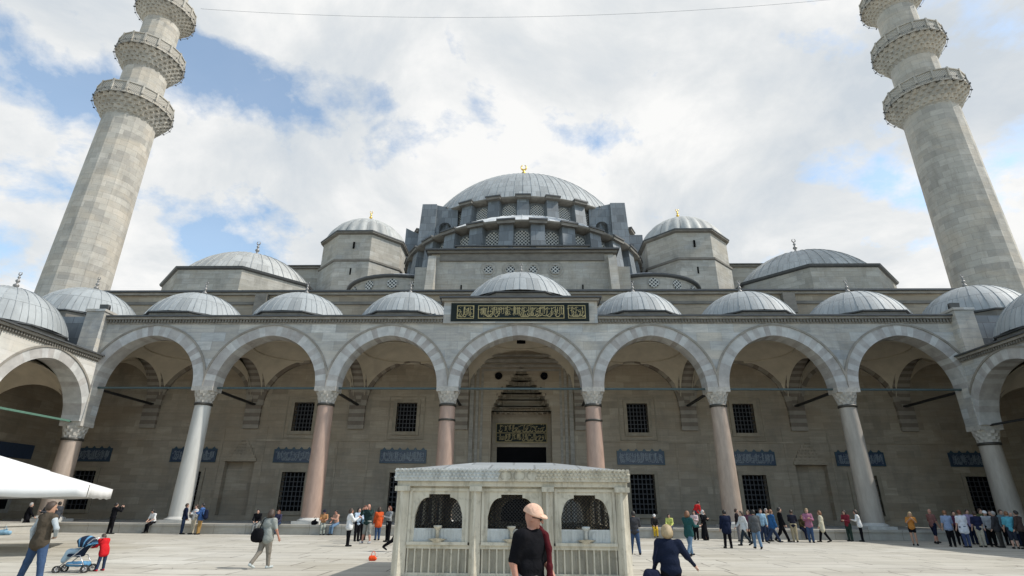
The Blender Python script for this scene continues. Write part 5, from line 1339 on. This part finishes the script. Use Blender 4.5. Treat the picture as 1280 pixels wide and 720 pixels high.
    if collar:
        part('collar', sdf_mesh([cap(nk-upv*.03+V3(.03,-.01,0), nk-upv*.03-V3(.03,.01,0), .075, .075, .03)], voxel, 'collar', cloth(collar)), None, t, WP[t])
    # hair and hat
    if hairlen != 'bald':
        g = .014; Hh = [ell(hd+hup*.022-hf*.012, (.078+g, .094+g, .108+g), .03, rot)]
        hc = HAIR[hair]
        if hairlen == 'long':
            Hh += [cap(hd-hf*.06, nk-upv*.06-hf*.075, .075, .05, .05)] + [cap(hd+hs*sx*.05-hf*.03, nk+hs*sx*.075-hf*.04+upv*.0, .05, .035, .04) for sx in (-1, 1)]
        elif hairlen == 'bob': Hh += [ell(hd-hup*.05-hf*.04, (.098, .085, .085), .05, rot)] + [cap(hd+hs*sx*.07, hd+hs*sx*.078-hup*.085-hf*.01, .032, .03, .03) for sx in (-1, 1)]
        elif hairlen == 'tail': Hh += [cap(hd-hf*.1+hup*.03, hd-hf*.15-hup*.12, .035, .018, .03)]
        elif hairlen == 'fluffy': Hh = [ell(hd+hup*.025-hf*.018, (.108, .115, .125), .03, rot), ell(hd-hup*.05-hf*.045, (.105, .09, .09), .05, rot)]
        cutn = hf*.82 - hup*.57
        lowc = [('cut', sc_(hd+hf*.045+hup*.030), hf - hup*.35)] if hairlen not in ('short',) else [('cut', sc_(hd+hf*.03+hup*.025), hf*.9 - hup*.45), ('cut', sc_(hd-hup*.065), -hup)]
        if hat and hat[1] == 'cap': lowc = lowc + [('cut', sc_(hd+hup*.045), hup)]
        part('hair', sdf_mesh(Hh + lowc, voxel*.8, 'hair', hc, .005*S, 4), None, t, WP[t])
    if hat:
        c, kind = hat
        if kind == 'scarf':
            Hh = [ell(hd+hup*.01-hf*.015, (.098, .115, .13), .03, rot), cap(hd-hup*.08-hf*.02, nk-upv*.02, .085, .10, .05)]; part('headscarf', sdf_mesh(Hh+[('cut', sc_(hd+hf*.075), hf)], voxel*.8, 'scarf', cloth(c)), None, t, WP[t])
        else:
            Hh = [ell(hd+hup*.030-hf*.008, (.106, .124, .122), .02, rot), ('cut', sc_(hd+hup*.030-hf*.02), -hup-hf*.12)]
            Hb = [ell(hd+hup*.040+hf*.085, (.078, .068, .014), .015, rot), ell(hd+hup*.026+hf*.112, (.066, .052, .012), .03, rot)]
            cp = part('cap', sdf_mesh(Hh, voxel*.7, 'cap', cloth(c)), None, t, WP[t]); part('visor', sdf_mesh(Hb, min(voxel*.5, .008), 'visor', cloth(c)), None, cp, WP[t])
    return t, J, sc_, dict(hd=hd, hup=hup, hf=hf, hs=hs, nk=nk, upv=upv, pel=pel, rot=rot, S=S, ch=ch, fwd=fwd, side=side)
def local_to_world(t, p): return WP[t] + Matrix.Rotation(t.rotation_euler[2], 3, 'Z') @ Vector(p)
BLK=(.009,.009,.011); NAVY=(.013,.018,.04); JEAN=(.05,.085,.16); LJEAN=(.14,.22,.32); DJEAN=(.03,.045,.085); WHT=(.72,.72,.71); KHA=(.40,.31,.18); GREY=(.22,.225,.22); TAUPE=(.24,.215,.18); BRN=(.09,.06,.04)
def hgt(px, py, Y, z=0.0): return max(1.35, min(1.82, at(px, py, Y).z - z))
def P(px, Y, top_px, label, z=0.0, h=None, **kw):
    x = ground_x(px, Y, z); hh = h or hgt(top_px[0], top_px[1], Y, z)
    return person(x, Y, z, h=hh, label=label, **kw)
def sitter(px, label, h=1.62, face=180, pose=None, **kw):
    x = ground_x(px, KY+.02, FL); ps = dict(sit=True, hl=68, hr=66, kl=66, kr=62, lean=12, nod=10, al=30, ar=30, el=40, er=40, il=25, ir=25); ps.update(pose or {})
    return person(x, KY+.12, FL, face, h, label, pose=ps, hem=.90, **kw)
WALK = dict(hl=24, kl=8, hr=-20, kr=22, al=-18, ar=20, el=18, er=22)
WALK2 = dict(hl=-20, kl=24, hr=24, kr=8, al=20, ar=-18, el=22, er=18)
CAMERA = dict(al=62, ar=60, el=88, er=88, il=32, ir=32, bl=14, br=14)
FOLD = dict(al=28, ar=28, el=80, er=80, il=45, ir=45)
# -- foreground man
Y = 6.5; x = at(661, 690, Y).x  # walks to the right
t, J, s_, K = person(x, Y, 0, -124, 1.64, 'man in a black t-shirt, peach cap and sunglasses walking past in front of the fountain', voxel=.0095, pose=dict(hl=-14, kl=16, hr=18, kr=6, ar=-14, er=30, br=10, al=14, el=20, nod=14, lean=3, ir=8, hy=33), top=BLK, sleeves='short', hem=.84, bottom=(.36,.35,.32), hairlen='bald', skin=2, build=1.14, hat=((.78,.50,.37), 'cap'), fingers=True)
g = MB()
hd, hup, hf, hs = K['hd'], K['hup'], K['hf'], K['hs']
for sx in (-1, 1):
    c = s_(hd + hs*sx*.034 + hf*.094 + hup*.004); g.ell(tuple(c), (.030, .012, .021), 12, 8, 0, Matrix([[K['rot'][i][j] for j in range(3)] for i in range(3)]))
    g.tube([tuple(s_(hd + hs*sx*.062 + hf*.085 + hup*.012)), tuple(s_(hd + hs*sx*.083 + hf*.03 + hup*.012)), tuple(s_(hd + hs*sx*.086 - hf*.01 + hup*.006))], .0042, 6)
g.tube([tuple(s_(hd + hs*-.02 + hf*.1 + hup*.008)), tuple(s_(hd + hs*.02 + hf*.1 + hup*.008))], .004, 6)
part('sunglasses', g, M['rubber'], t, WP[t])
bl = MB(); pl = K['pel']; R_ = []
for k in range(25):
    a = 2*math.pi*k/24; q = s_(pl + V3(.178*1.12*math.cos(a), .132*1.12*math.sin(a), -.055)); R_.append(tuple(q))
bl.tube(R_, .016, 6); part('belt', bl, M['rubber'], t, WP[t])
sl_, fr_ = J['shl'], K['ch']
path = [sl_+V3(.02,-.13,-.10), sl_+V3(.035,-.06,.05), sl_+V3(.04,.03,.075), sl_+V3(.04,.105,.0), fr_+V3(-.125,.175,-.02), fr_+V3(-.12,.19,-.20), fr_+V3(-.125,.195,-.33), fr_+V3(-.115,.195,-.40)]
rad = [.02,.022,.023,.024,.024,.022,.023,.03]
sw = [('cap', s_(a), s_(b), ra, rb, .03) for a, b, ra, rb in zip(path, path[1:], rad, rad[1:])]
me = sdf_mesh(sw, .009, 'sweater', cloth((.085,.014,.018)), .012, 3)
o = part('sweater', me, None, None, WP[t]); o.rotation_euler = t.rotation_euler; tag(o, 'dark red sweater slung over the shoulder of the man in the peach cap', 'sweater')
# -- left foreground
Y = 12.6
t, J, s_, K = P(34, Y, (66, 630), 'man in a brown waistcoat over pale grey sleeves and jeans, seen from behind', h=1.66, face=-12, voxel=.013, pose=dict(stance=14, al=-6, ar=0, el=18, er=40, bl=22, br=36, ir=48, il=10, side=0, nod=8, hy=-35), top=(.085,.068,.05), vest=(.42,.46,.48), hem=.78, bottom=JEAN, hair='brown', skin=1, build=1.1, fingers=True)
Y = 15.3
t, J, s_, K = P(124, Y, (122, 669), 'small child in a bright red coat bending over the stroller', h=.92, face=72, voxel=.012, pose=dict(lean=26, al=48, ar=52, el=55, er=60, nod=18, stance=5), top=(.55,.02,.025), sleeves='coat', hem=.72, bottom=DJEAN, hair='brown', hairlen='bob', shoes=(.45,.03,.04), build=1.2)
# -- left background group
P(28, 33.6, (46, 627), 'man in a dark suit walking, foremost of the dark group under the white parasol', face=-40, pose=WALK, top=BLK, sleeves='coat', hem=.78, bottom=BLK, hair='grey', h=1.68)
P(50, 34.0, (53, 627), 'man in a charcoal jacket standing in the middle of the dark group under the parasol', face=160, pose=FOLD, top=(.06,.065,.075), sleeves='coat', hem=.8, bottom=BLK, hair='brown', h=1.66)
P(64, 33.9, (74, 626), 'man in a slate grey jacket at the right of the dark group under the parasol', face=60, top=(.055,.06,.07), sleeves='coat', hem=.8, bottom=BLK, hair='black', h=1.7)
P(136, 33.3, (140, 628), 'man dressed in black raising a camera to his face beside the parasol', face=-30, pose=dict(stance=8, **CAMERA), top=BLK, sleeves='coat', hem=.84, bottom=BLK, hair='black', h=1.68, build=1.1)
sitter(190, 'woman in a white blouse and black trousers perched on the platform edge', 1.55, 165, dict(lean=16, nod=24), top=WHT, sleeves='short', bottom=BLK, hair='black', hairlen='bob')
P(226, 33.7, (234, 627), 'man in a navy jacket and jeans beside the white marble column', face=-50, top=NAVY, sleeves='coat', hem=.84, bottom=DJEAN, hair='brown', h=1.66)
P(239, 33.9, (241, 631), 'person in a white shirt and cream trousers half hidden between the two blue jackets', face=150, pose=FOLD, top=WHT, bottom=(.55,.48,.36), hair='brown', h=1.6)
P(247, 33.6, (246, 625), 'man in a bright blue jacket and tan trousers by the white column', face=100, pose=FOLD, top=(.06,.13,.32), sleeves='coat', hem=.82, bottom=(.36,.22,.08), hair='black', h=1.68)
sitter(320, 'person in black reading, seated on the platform edge beyond the grey shirted woman', 1.62, 190, top=BLK, bottom=GREY, hair='black')
sitter(347, 'red haired woman in a pale scarf sitting on the platform edge', 1.55, 170, top=(.05,.05,.09), bottom=DJEAN, hair='red', hairlen='long', collar=WHT, skin=2)
t, J, s_, K = P(327, 16.3, (337, 639), 'woman in a grey t-shirt and taupe trousers walking away with a black shoulder bag', face=-24, voxel=.013, pose=dict(hl=-14, kl=26, hr=12, kr=4, al=-6, ar=14, el=12, er=14, br=20, bl=14, lean=4), top=(.30,.315,.29), sleeves='short', hem=.82, bottom=TAUPE, hair='brown', hairlen='bob', skin=2, shoes=(.5,.55,.55), build=1.32, fingers=True, h=1.5)
def bag(nm, label, c, t, p, size, strap=None, rz=0):
    q = local_to_world(t, p); pr = [('cap', V3(-size[0]*.6, 0, size[2]*.5), V3(size[0]*.6, 0, size[2]*.5), size[1]*.8, size[1]*.8, .05), ('cap', V3(-size[0]*.7, 0, -size[2]*.4), V3(size[0]*.7, 0, -size[2]*.4), size[1], size[1], .08), ('cap', V3(-size[0]*.65,0,0), V3(size[0]*.65,0,0), size[1]*1.05, size[1]*1.05, .08)]
    th = bpy.data.objects.new(nm, None); col.objects.link(th); th.location = q; WP[th] = Vector(q); tag(th, label, 'bag'); th.rotation_euler = (0, 0, rz)
    part('pouch', sdf_mesh(pr, .011, 'pouch', cloth(c), .008, 5), None, th, WP[th])
    if strap:
        Rz = Matrix.Rotation(-rz, 3, 'Z')
        mbs = MB(); pts = [Rz @ (local_to_world(t, s) - q) for s in strap]
        mbs.tube([tuple(p_) for p_ in pts], .014, 5); part('strap', mbs, cloth(c), th, WP[th])
    return th
bag('shoulder_bag', 'black shoulder bag hanging behind the woman in the grey t-shirt', BLK, t, s_(V3(-.20, -.20, .98)), (.13, .095, .22), [s_(V3(-.20,-.18,1.10)), s_(J['shl']+V3(.03,-.10,.05)), s_(J['shl']+V3(.04,.0,.085)), s_(J['shl']+V3(.03,.10,.0)), s_(V3(-.16,.02,1.02))], R(-24))
# -- mid left group
sitter(403, 'man in an orange brown shirt and dark cap seated beside a black bag', 1.62, 200, dict(al=50, er=70), top=(.42,.22,.10), sleeves='short', bottom=(.32,.34,.30), hair='black', hat=((.03,.03,.05), 'cap'), skin=2)
sitter(420, 'man in a salmon shirt and jeans sitting by the rose column', 1.60, 150, dict(al=45, el=70), top=(.55,.33,.24), sleeves='short', bottom=LJEAN, hair='black', skin=2)
P(434, 25.2, (437, 640), 'woman in a white jacket and black trousers holding up a camera', face=-62, pose=dict(al=35, ar=38, el=80, er=85, il=25, ir=25), top=WHT, sleeves='coat', hem=.80, bottom=BLK, hair='brown', hairlen='bob', skin=2, h=1.5, build=1.15, voxel=.016)
P(445, 28.8, (447, 640), 'dark haired woman in a pale blue blouse behind the white jacketed woman', face=-140, pose=FOLD, top=(.45,.55,.66), bottom=BLK, hair='black', hairlen='long', h=1.52)
P(453, 29.6, (453, 634), 'red haired person in dark clothes behind the tall man in shorts', face=170, top=(.16,.26,.34), bottom=BLK, hair='red', hairlen='bob', skin=2, h=1.62)
t, J, s_, K = P(457, 27.3, (461, 627), 'tall balding man in a dark green jacket, orange shirt and grey shorts', face=168, pose=dict(stance=7, **CAMERA), top=(.022,.045,.042), sleeves='coat', hem=.84, bottom=(.26,.26,.235), legs='knee', hairlen='bald', skin=2, collar=(.62,.13,.05), shoes=(.35,.36,.38), h=1.7, build=1.1, voxel=.016)
P(471, 29.8, (472, 637), 'person in an orange jacket and jeans just right of the tall man in shorts', face=30, top=(.60,.10,.03), sleeves='coat', hem=.72, bottom=JEAN, hair='brown', hairlen='bob', h=1.56)
P(484, 28.6, (489, 635), 'person in a grey plaid shirt half hidden by the left corner of the fountain', face=140, pose=FOLD, top=(.30,.31,.31), top_pat=(.08,.10,.12), bottom=BLK, hair='red', hairlen='bob', h=1.6)
P(495, 22.6, (497, 640), 'person in black trousers striding behind the fountain with one foot showing', face=-85, pose=dict(hl=-30, kl=28, hr=30, kr=4), top=BLK, bottom=BLK, hair='brown', h=1.5)
# -- right of the fountain
P(795, 22.4, (791, 638), 'man in a dark grey jacket and blue jeans with his back turned beside the fountain', face=-12, pose=dict(stance=6, al=20, ar=20, el=60, er=60, il=40, ir=40), top=(.055,.055,.06), sleeves='coat', hem=.84, bottom=JEAN, hair='black', h=1.5, build=1.15, voxel=.016)
sitter(819, 'child in a white cap and black top with a yellow jacket on the lap', 1.45, 175, top=(.03,.028,.028), bottom=(.62,.40,.04), hair='brown', hat=(WHT, 'cap'))
sitter(838, 'dark haired person in a lemon yellow shirt seated on the platform edge', 1.5, 165, top=(.58,.62,.18), bottom=DJEAN, hair='black', hairlen='bob')
Y = 9.2
t, J, s_, K = P(845, Y, (843, 653), 'fair haired woman in a navy jacket seen from behind, right of the fountain', face=-8, voxel=.0105, h=1.37, pose=dict(al=6, ar=18, bl=16, br=36, el=45, er=30, nod=16, lean=8, ir=-18), top=(.014,.019,.038), sleeves='coat', hem=.90, bottom=BLK, hair='blonde', hairlen='fluffy', skin=0, build=1.02, fingers=True)
bag('handbag', 'dark blue handbag hanging at the left hip of the fair haired woman', (.018,.022,.045), t, s_(V3(-.36, -.06, .80)), (.095, .065, .16), [s_(V3(-.35,-.05,.92)), s_(J['shl']+V3(-.02,-.07,.0)), s_(J['shl']+V3(-.01,.0,.08)), s_(J['shl']+V3(-.03,.08,.0)), s_(V3(-.33,.0,.92))], R(-8))
P(864, 22.0, (861, 636), 'ginger haired woman in a dark green jacket with a white collar and pale jeans', face=-55, pose=dict(hl=14, kl=4, hr=-12, kr=14, al=25, ar=25, el=65, er=65), top=(.025,.085,.085), sleeves='coat', hem=.78, bottom=LJEAN, hair='ginger', hairlen='bob', collar=WHT, h=1.52, build=1.15, voxel=.016)
P(870, 35.0, (865, 626), 'man in a red shirt leaning forward on the platform', z=FL, face=-70, pose=dict(lean=35, al=40, ar=40, el=50, er=50), top=(.60,.03,.03), bottom=NAVY, hair='black', h=1.6)
P(871, 33.2, (871, 640), 'person in a white and red top before the man in the red shirt', face=150, pose=FOLD, top=(.66,.62,.62), top_pat=(.45,.12,.12), bottom=BLK, hair='brown', h=1.5)
P(882, 32.8, (881, 638), 'woman in a white headscarf and long black skirt', face=-150, pose=FOLD, top=BLK, bottom=BLK, skirt=.12, hat=((.62,.60,.57), 'scarf'), hairlen='bald', h=1.55)
P(911, 26.6, (909, 636), 'man in a navy coat and black trousers standing alone with his back turned', face=4, pose=dict(stance=4), top=NAVY, sleeves='coat', hem=.72, bottom=BLK, hair='black', h=1.56, build=1.15, voxel=.016)
P(925, 32.2, (929, 632), 'person in a black top and grey trousers by the foot of the brown granite column', face=-120, pose=dict(al=40, el=75, ar=10), top=(.02,.016,.018), bottom=(.20,.19,.19), hair='brown', h=1.62)
P(932, 28.6, (936, 635), 'woman in a white cardigan and dark trousers stepping along', face=100, pose=WALK, top=(.60,.62,.62), hem=.78, bottom=(.03,.04,.05), hair='brown', hairlen='bob', h=1.56)
P(948, 26.2, (944, 633), 'man in a charcoal jumper and pale jeans walking away', face=-6, pose=dict(hl=12, kl=4, hr=-10, kr=14), top=(.10,.105,.11), hem=.80, bottom=LJEAN, hair='black', h=1.57, build=1.15, voxel=.016)
P(956, 31.8, (953, 633), 'person in a pale blue top half hidden behind the charcoal jumper', face=170, top=(.30,.46,.58), bottom=DJEAN, hair='brown', h=1.62)
P(968, 30.6, (960, 634), 'person in a royal blue jacket taking a long stride', face=-80, pose=dict(hl=32, kl=4, hr=-26, kr=18, lean=4), top=(.03,.10,.24), sleeves='coat', hem=.82, bottom=DJEAN, hair='ginger', h=1.66)
P(980, 31.8, (973, 629), 'tall man in black striding among the queue', face=-100, pose=dict(hl=22, kl=4, hr=-18, kr=20), top=BLK, hem=.84, bottom=BLK, hair='black', h=1.74)
P(995, 32.0, (989, 636), 'man in a dark jumper and khaki trousers', face=-30, pose=FOLD, top=(.03,.03,.045), hem=.84, bottom=(.48,.40,.26), hair='brown', h=1.58)
sitter(1004, 'person in dark clothes with a mustard jacket sitting behind the khaki trousers', 1.5, 190, top=(.05,.04,.02), bottom=NAVY, hair='ginger', hairlen='bob')
P(1015, 31.6, (1013, 632), 'man in a red and blue plaid shirt and jeans', face=165, pose=FOLD, top=(.42,.14,.16), top_pat=(.12,.16,.36), hem=.82, bottom=JEAN, hair='blonde', h=1.66)
P(1031, 32.0, (1027, 639), 'woman in a long cream coat and black trousers', face=60, pose=dict(hl=16, kl=4, hr=-14, kr=16), top=(.62,.58,.44), sleeves='coat', hem=.62, bottom=BLK, hair='ginger', hairlen='bob', h=1.56)
P(1064, 33.4, (1062, 638), 'person in a dark red top standing by the pale grey granite column', face=120, pose=dict(lean=12, **FOLD), top=(.20,.03,.045), bottom=(.03,.05,.04), hair='black', hairlen='bob', h=1.6)
P(1079, 33.0, (1074, 636), 'person in a white top and black trousers beside the dark red top', face=60, pose=dict(lean=8, **FOLD), top=WHT, hem=.80, bottom=BLK, hair='brown', hairlen='bob', h=1.62)
P(1145, 30.0, (1132, 638), 'girl in an orange top and black shorts standing alone at the edge of the shade', face=150, pose=dict(al=40, ar=38, el=95, er=95, il=35, ir=35, side=-6), top=(.46,.20,.05), sleeves='short', bottom=BLK, legs='short', hair='blonde', hairlen='long', skin=1, h=1.54)
# -- group at the right edge
G = 'visitors gathered at the right edge'
P(1172, 31.6, (1170, 634), 'bald person in a brick red shirt and dark shorts, leftmost of the gathered group', face=-75, pose=dict(hl=14, hr=-10, kr=10), top=(.20,.10,.09), sleeves='short', bottom=NAVY, legs='knee', hairlen='bald', skin=2, h=1.68, group=G)
P(1192, 29.3, (1187, 634), 'man in a blue plaid shirt and black trousers in the gathered group', face=-20, top=(.16,.24,.42), top_pat=(.42,.46,.52), sleeves='short', hem=.82, bottom=BLK, hair='ginger', h=1.62, group=G)
P(1211, 28.8, (1208, 633), 'man in a long white shirt and jeans with his back turned', face=-4, top=(.66,.68,.74), sleeves='short', hem=.70, bottom=(.06,.08,.16), hair='red', h=1.64, build=1.12, group=G)
P(1230, 29.2, (1226, 636), 'man in a navy polo shirt and khaki trousers in the gathered group', face=-15, top=(.02,.025,.06), sleeves='short', hem=.84, bottom=(.44,.40,.32), hair='brown', h=1.6, group=G)
P(1220, 31.5, (1219, 633), 'person in a lilac top behind the white shirt', face=170, top=(.32,.26,.40), bottom=NAVY, hair='black', h=1.68, group=G)
P(1243, 29.6, (1240, 635), 'person in a white cap and pale grey shirt in the gathered group', face=160, top=(.40,.42,.44), hem=.84, bottom=BLK, hair='brown', hat=(WHT, 'cap'), h=1.62, group=G)
P(1254, 29.0, (1247, 636), 'man in a charcoal jacket right of the white cap', face=30, top=(.05,.05,.055), sleeves='coat', hem=.80, bottom=(.07,.065,.06), hair='grey', h=1.6, group=G)
P(1263, 31.0, (1259, 634), 'person in a teal grey top at the back of the gathered group', face=175, top=(.14,.20,.22), bottom=BLK, hair='brown', h=1.68, group=G)
P(1271, 28.2, (1269, 635), 'person in a turquoise t-shirt and dark shorts near the right edge', face=-25, top=(.10,.36,.46), sleeves='short', hem=.84, bottom=(.03,.035,.05), legs='knee', hair='ginger', h=1.6, group=G)
P(1284, 28.0, (1280, 633), 'person in brown clothes cut off by the right edge of the picture', face=20, top=(.07,.05,.045), hem=.82, bottom=BLK, hair='black', h=1.64, group=G)

P(1203, 30.6, (1200, 635), 'person in a dark plum top between the plaid shirt and the white shirt', face=150, top=(.09,.03,.06), bottom=BLK, hair='black', h=1.6, group=G)
P(1237, 30.9, (1234, 634), 'tall person in olive green behind the khaki trousers', face=-170, top=(.09,.10,.05), hem=.8, bottom=DJEAN, hair='brown', h=1.72, group=G)
P(1249, 31.2, (1250, 634), 'person in a black coat behind the charcoal jacket', face=140, top=BLK, sleeves='coat', hem=.72, bottom=BLK, hair='black', hairlen='bob', h=1.64, group=G)
P(1275, 30.2, (1275, 634), 'woman in a grey shawl behind the turquoise t-shirt', face=170, top=(.20,.20,.21), sleeves='coat', hem=.7, bottom=NAVY, hair='grey', hairlen='bob', h=1.6, group=G)
P(940, 31.0, (941, 634), 'woman in a plum cardigan behind the white cardigan', face=140, top=(.12,.05,.08), hem=.78, bottom=BLK, hair='brown', hairlen='long', h=1.56)
P(963, 32.6, (964, 633), 'man in a beige jacket at the back of the queue', face=-160, top=(.34,.29,.21), sleeves='coat', hem=.8, bottom=DJEAN, hair='grey', h=1.64)
# ------------------------------------------------------------------ stroller
def stroller():
    Y = 15.0; x = ground_x(94, Y); t = thing('stroller', (x, Y, 0), 'pale blue baby stroller with its hood up before the child in red', 'stroller', None, R(10))
    at_ = WP[t]; fr = MB()
    BL = cloth((.11,.27,.44)); DK = cloth((.02,.03,.055)); PL = cloth((.42,.54,.62))
    for s in (-1, 1):
        y = s*.22
        fr.tube([(-.46, y, .13), (-.05, y, .52), (.38, y, .98), (.50, y, 1.0)], .016, 7)          # front leg up to the handle
        fr.tube([(.36, y, .13), (.12, y, .50), (-.10, y, .47)], .014, 7); fr.tube([(-.34, y, .25), (.30, y, .24)], .011, 6)
    fr.tube([(.50, -.22, 1.0), (.52, 0, 1.01), (.50, .22, 1.0)], .02, 8); fr.tube([(.36,-.24,.13),(.36,.24,.13)], .012, 6); fr.tube([(-.46,-.24,.13),(-.46,.24,.13)], .012, 6)
    part('frame', fr, M['alu'], t, at_)
    for (wx, rr) in ((-.46, .095), (.36, .105)):
        for s in (-1, 1):
            for dy in (-.035, .035):
                w = MB(); n = 20
                pts = [(wx + rr*math.cos(2*math.pi*i/n), s*.22+dy, rr + .0 + rr*math.sin(2*math.pi*i/n)) for i in range(n+1)]
                w.tube(pts, .017, 8); o = part('wheel', w, M['rubber'], t, at_)
                h_ = MB()
                for k in range(5):
                    a = 2*math.pi*k/5; h_.tube([(wx, s*.22+dy, rr), (wx + rr*.9*math.cos(a), s*.22+dy, rr + rr*.9*math.sin(a))], .008, 5)
                part('hub', h_, M['alu'], o, at_)
    part('seat', sdf_mesh([('cap', V3(.18,-.13,.86), V3(.02,-.13,.50), .05,.05,.04), ('cap', V3(.18,.13,.86), V3(.02,.13,.50), .05,.05,.04), ('cap', V3(.18,0,.86), V3(.02,0,.50), .045,.045,.1), ('cap', V3(.02,-.13,.50), V3(-.26,-.13,.50), .05,.045,.04), ('cap', V3(.02,.13,.5), V3(-.26,.13,.5), .05,.045,.04), ('cap', V3(0,0,.5), V3(-.26,0,.5), .045,.04,.1)], .013, 'seat', DK), None, t, at_)
    part('footmuff', sdf_mesh([('cap', V3(-.05,0,.60), V3(-.30,0,.56), .11,.12,.05), ('cap', V3(-.30,0,.56), V3(-.42,0,.34), .12,.09,.06)], .013, 'footmuff', PL, .008, 2), None, t, at_)
    hb = MB(); n = 10; m_ = 12; c = (.10, .74)
    for i in range(n+1):
        a = R(15) + R(125)*i/n
        for j in range(m_+1):
            b_ = math.pi*j/m_; hb.v.append((c[0] + .34*math.cos(a)*(.35+.65*math.sin(b_)), .25*math.cos(b_), c[1] + .34*math.sin(a)*math.sin(b_)**.6))
    for i in range(n):
        for j in range(m_): hb.face((i*(m_+1)+j, (i+1)*(m_+1)+j, (i+1)*(m_+1)+j+1, i*(m_+1)+j+1), 0 if i % 4 else 1, None, True)
    o = part('hood', hb, [DK, BL], t, at_); md = o.modifiers.new('thick', 'SOLIDIFY'); md.thickness = .012
    part('basket', sdf_mesh([('cap', V3(-.2,-.12,.24), V3(.26,-.12,.24), .07,.08,.03), ('cap', V3(-.2,.12,.24), V3(.26,.12,.24), .07,.08,.03), ('cap', V3(-.2,0,.23), V3(.26,0,.23), .07,.08,.06)], .014, 'basket', BL, .01, 8), None, t, at_)
stroller()
bpy.data.objects['stroller'].scale = (.78, .78, .78)
# small things on the ground
def lump(nm, label, cat, px, Y, z, c, sz, handle=False):
    x = ground_x(px, Y, z); o = bpy.data.objects.new(nm, None); col.objects.link(o); o.location = (x, Y, z); WP[o] = Vector((x, Y, z)); tag(o, label, cat)
    a, b, h = sz
    part('sack', sdf_mesh([('cap', V3(-a,0,b), V3(a,0,b), b, b*.9, .04), ('cap', V3(-a*.6,.03,b*1.3), V3(a*.5,-.02,h), b*.8, b*.35, .06)], .012, nm, cloth(c), .012, 6), None, o, WP[o])
    m_ = MB(); m_.tube([(-.06,0,h), (-.05,0,h+.10), (0,.01,h+.14), (.05,0,h+.10), (.06,0,h)], .010, 6); part('handle', m_, cloth(c), o, WP[o])
lump('carrier_bag', 'bright orange carrier bag lying in the shadow of the fountain', 'bag', 466, 18.9, 0, (.85,.10,.03), (.07, .065, .13))
lump('carrier_bag', 'pale blue bag on the ground at the far left edge under the parasol', 'bag', 4, 31.0, 0, (.24,.40,.52), (.28, .12, .3))
lump('daypack', 'small black bag on the platform edge beside the man in the dark cap', 'bag', 393, KY+.15, FL, BLK, (.10, .11, .3))
# bright jacket worn on the back of the man in blue by the column is a pack
q = ground_x(253, 33.5); o = thing('backpack', (q, 33.45, 1.05), 'dark blue backpack carried by the man in the bright blue jacket', 'backpack')
part('pouch', sdf_mesh([('cap', V3(0,0,-.12), V3(0,0,.18), .13, .11, .04), ('cap', V3(.02,-.03,-.14), V3(.02,-.03,0), .10, .09, .04)], .014, 'pouch', cloth(NAVY), .008, 2), None, o, WP[o])
mm = MB(); mm.tube([(-.08,0,.22), (-.16,.02,.30), (-.26,.02,.24), (-.24,.02,.0), (-.1,0,-.15)], .016, 5); part('strap', mm, cloth(BLK), o, WP[o])
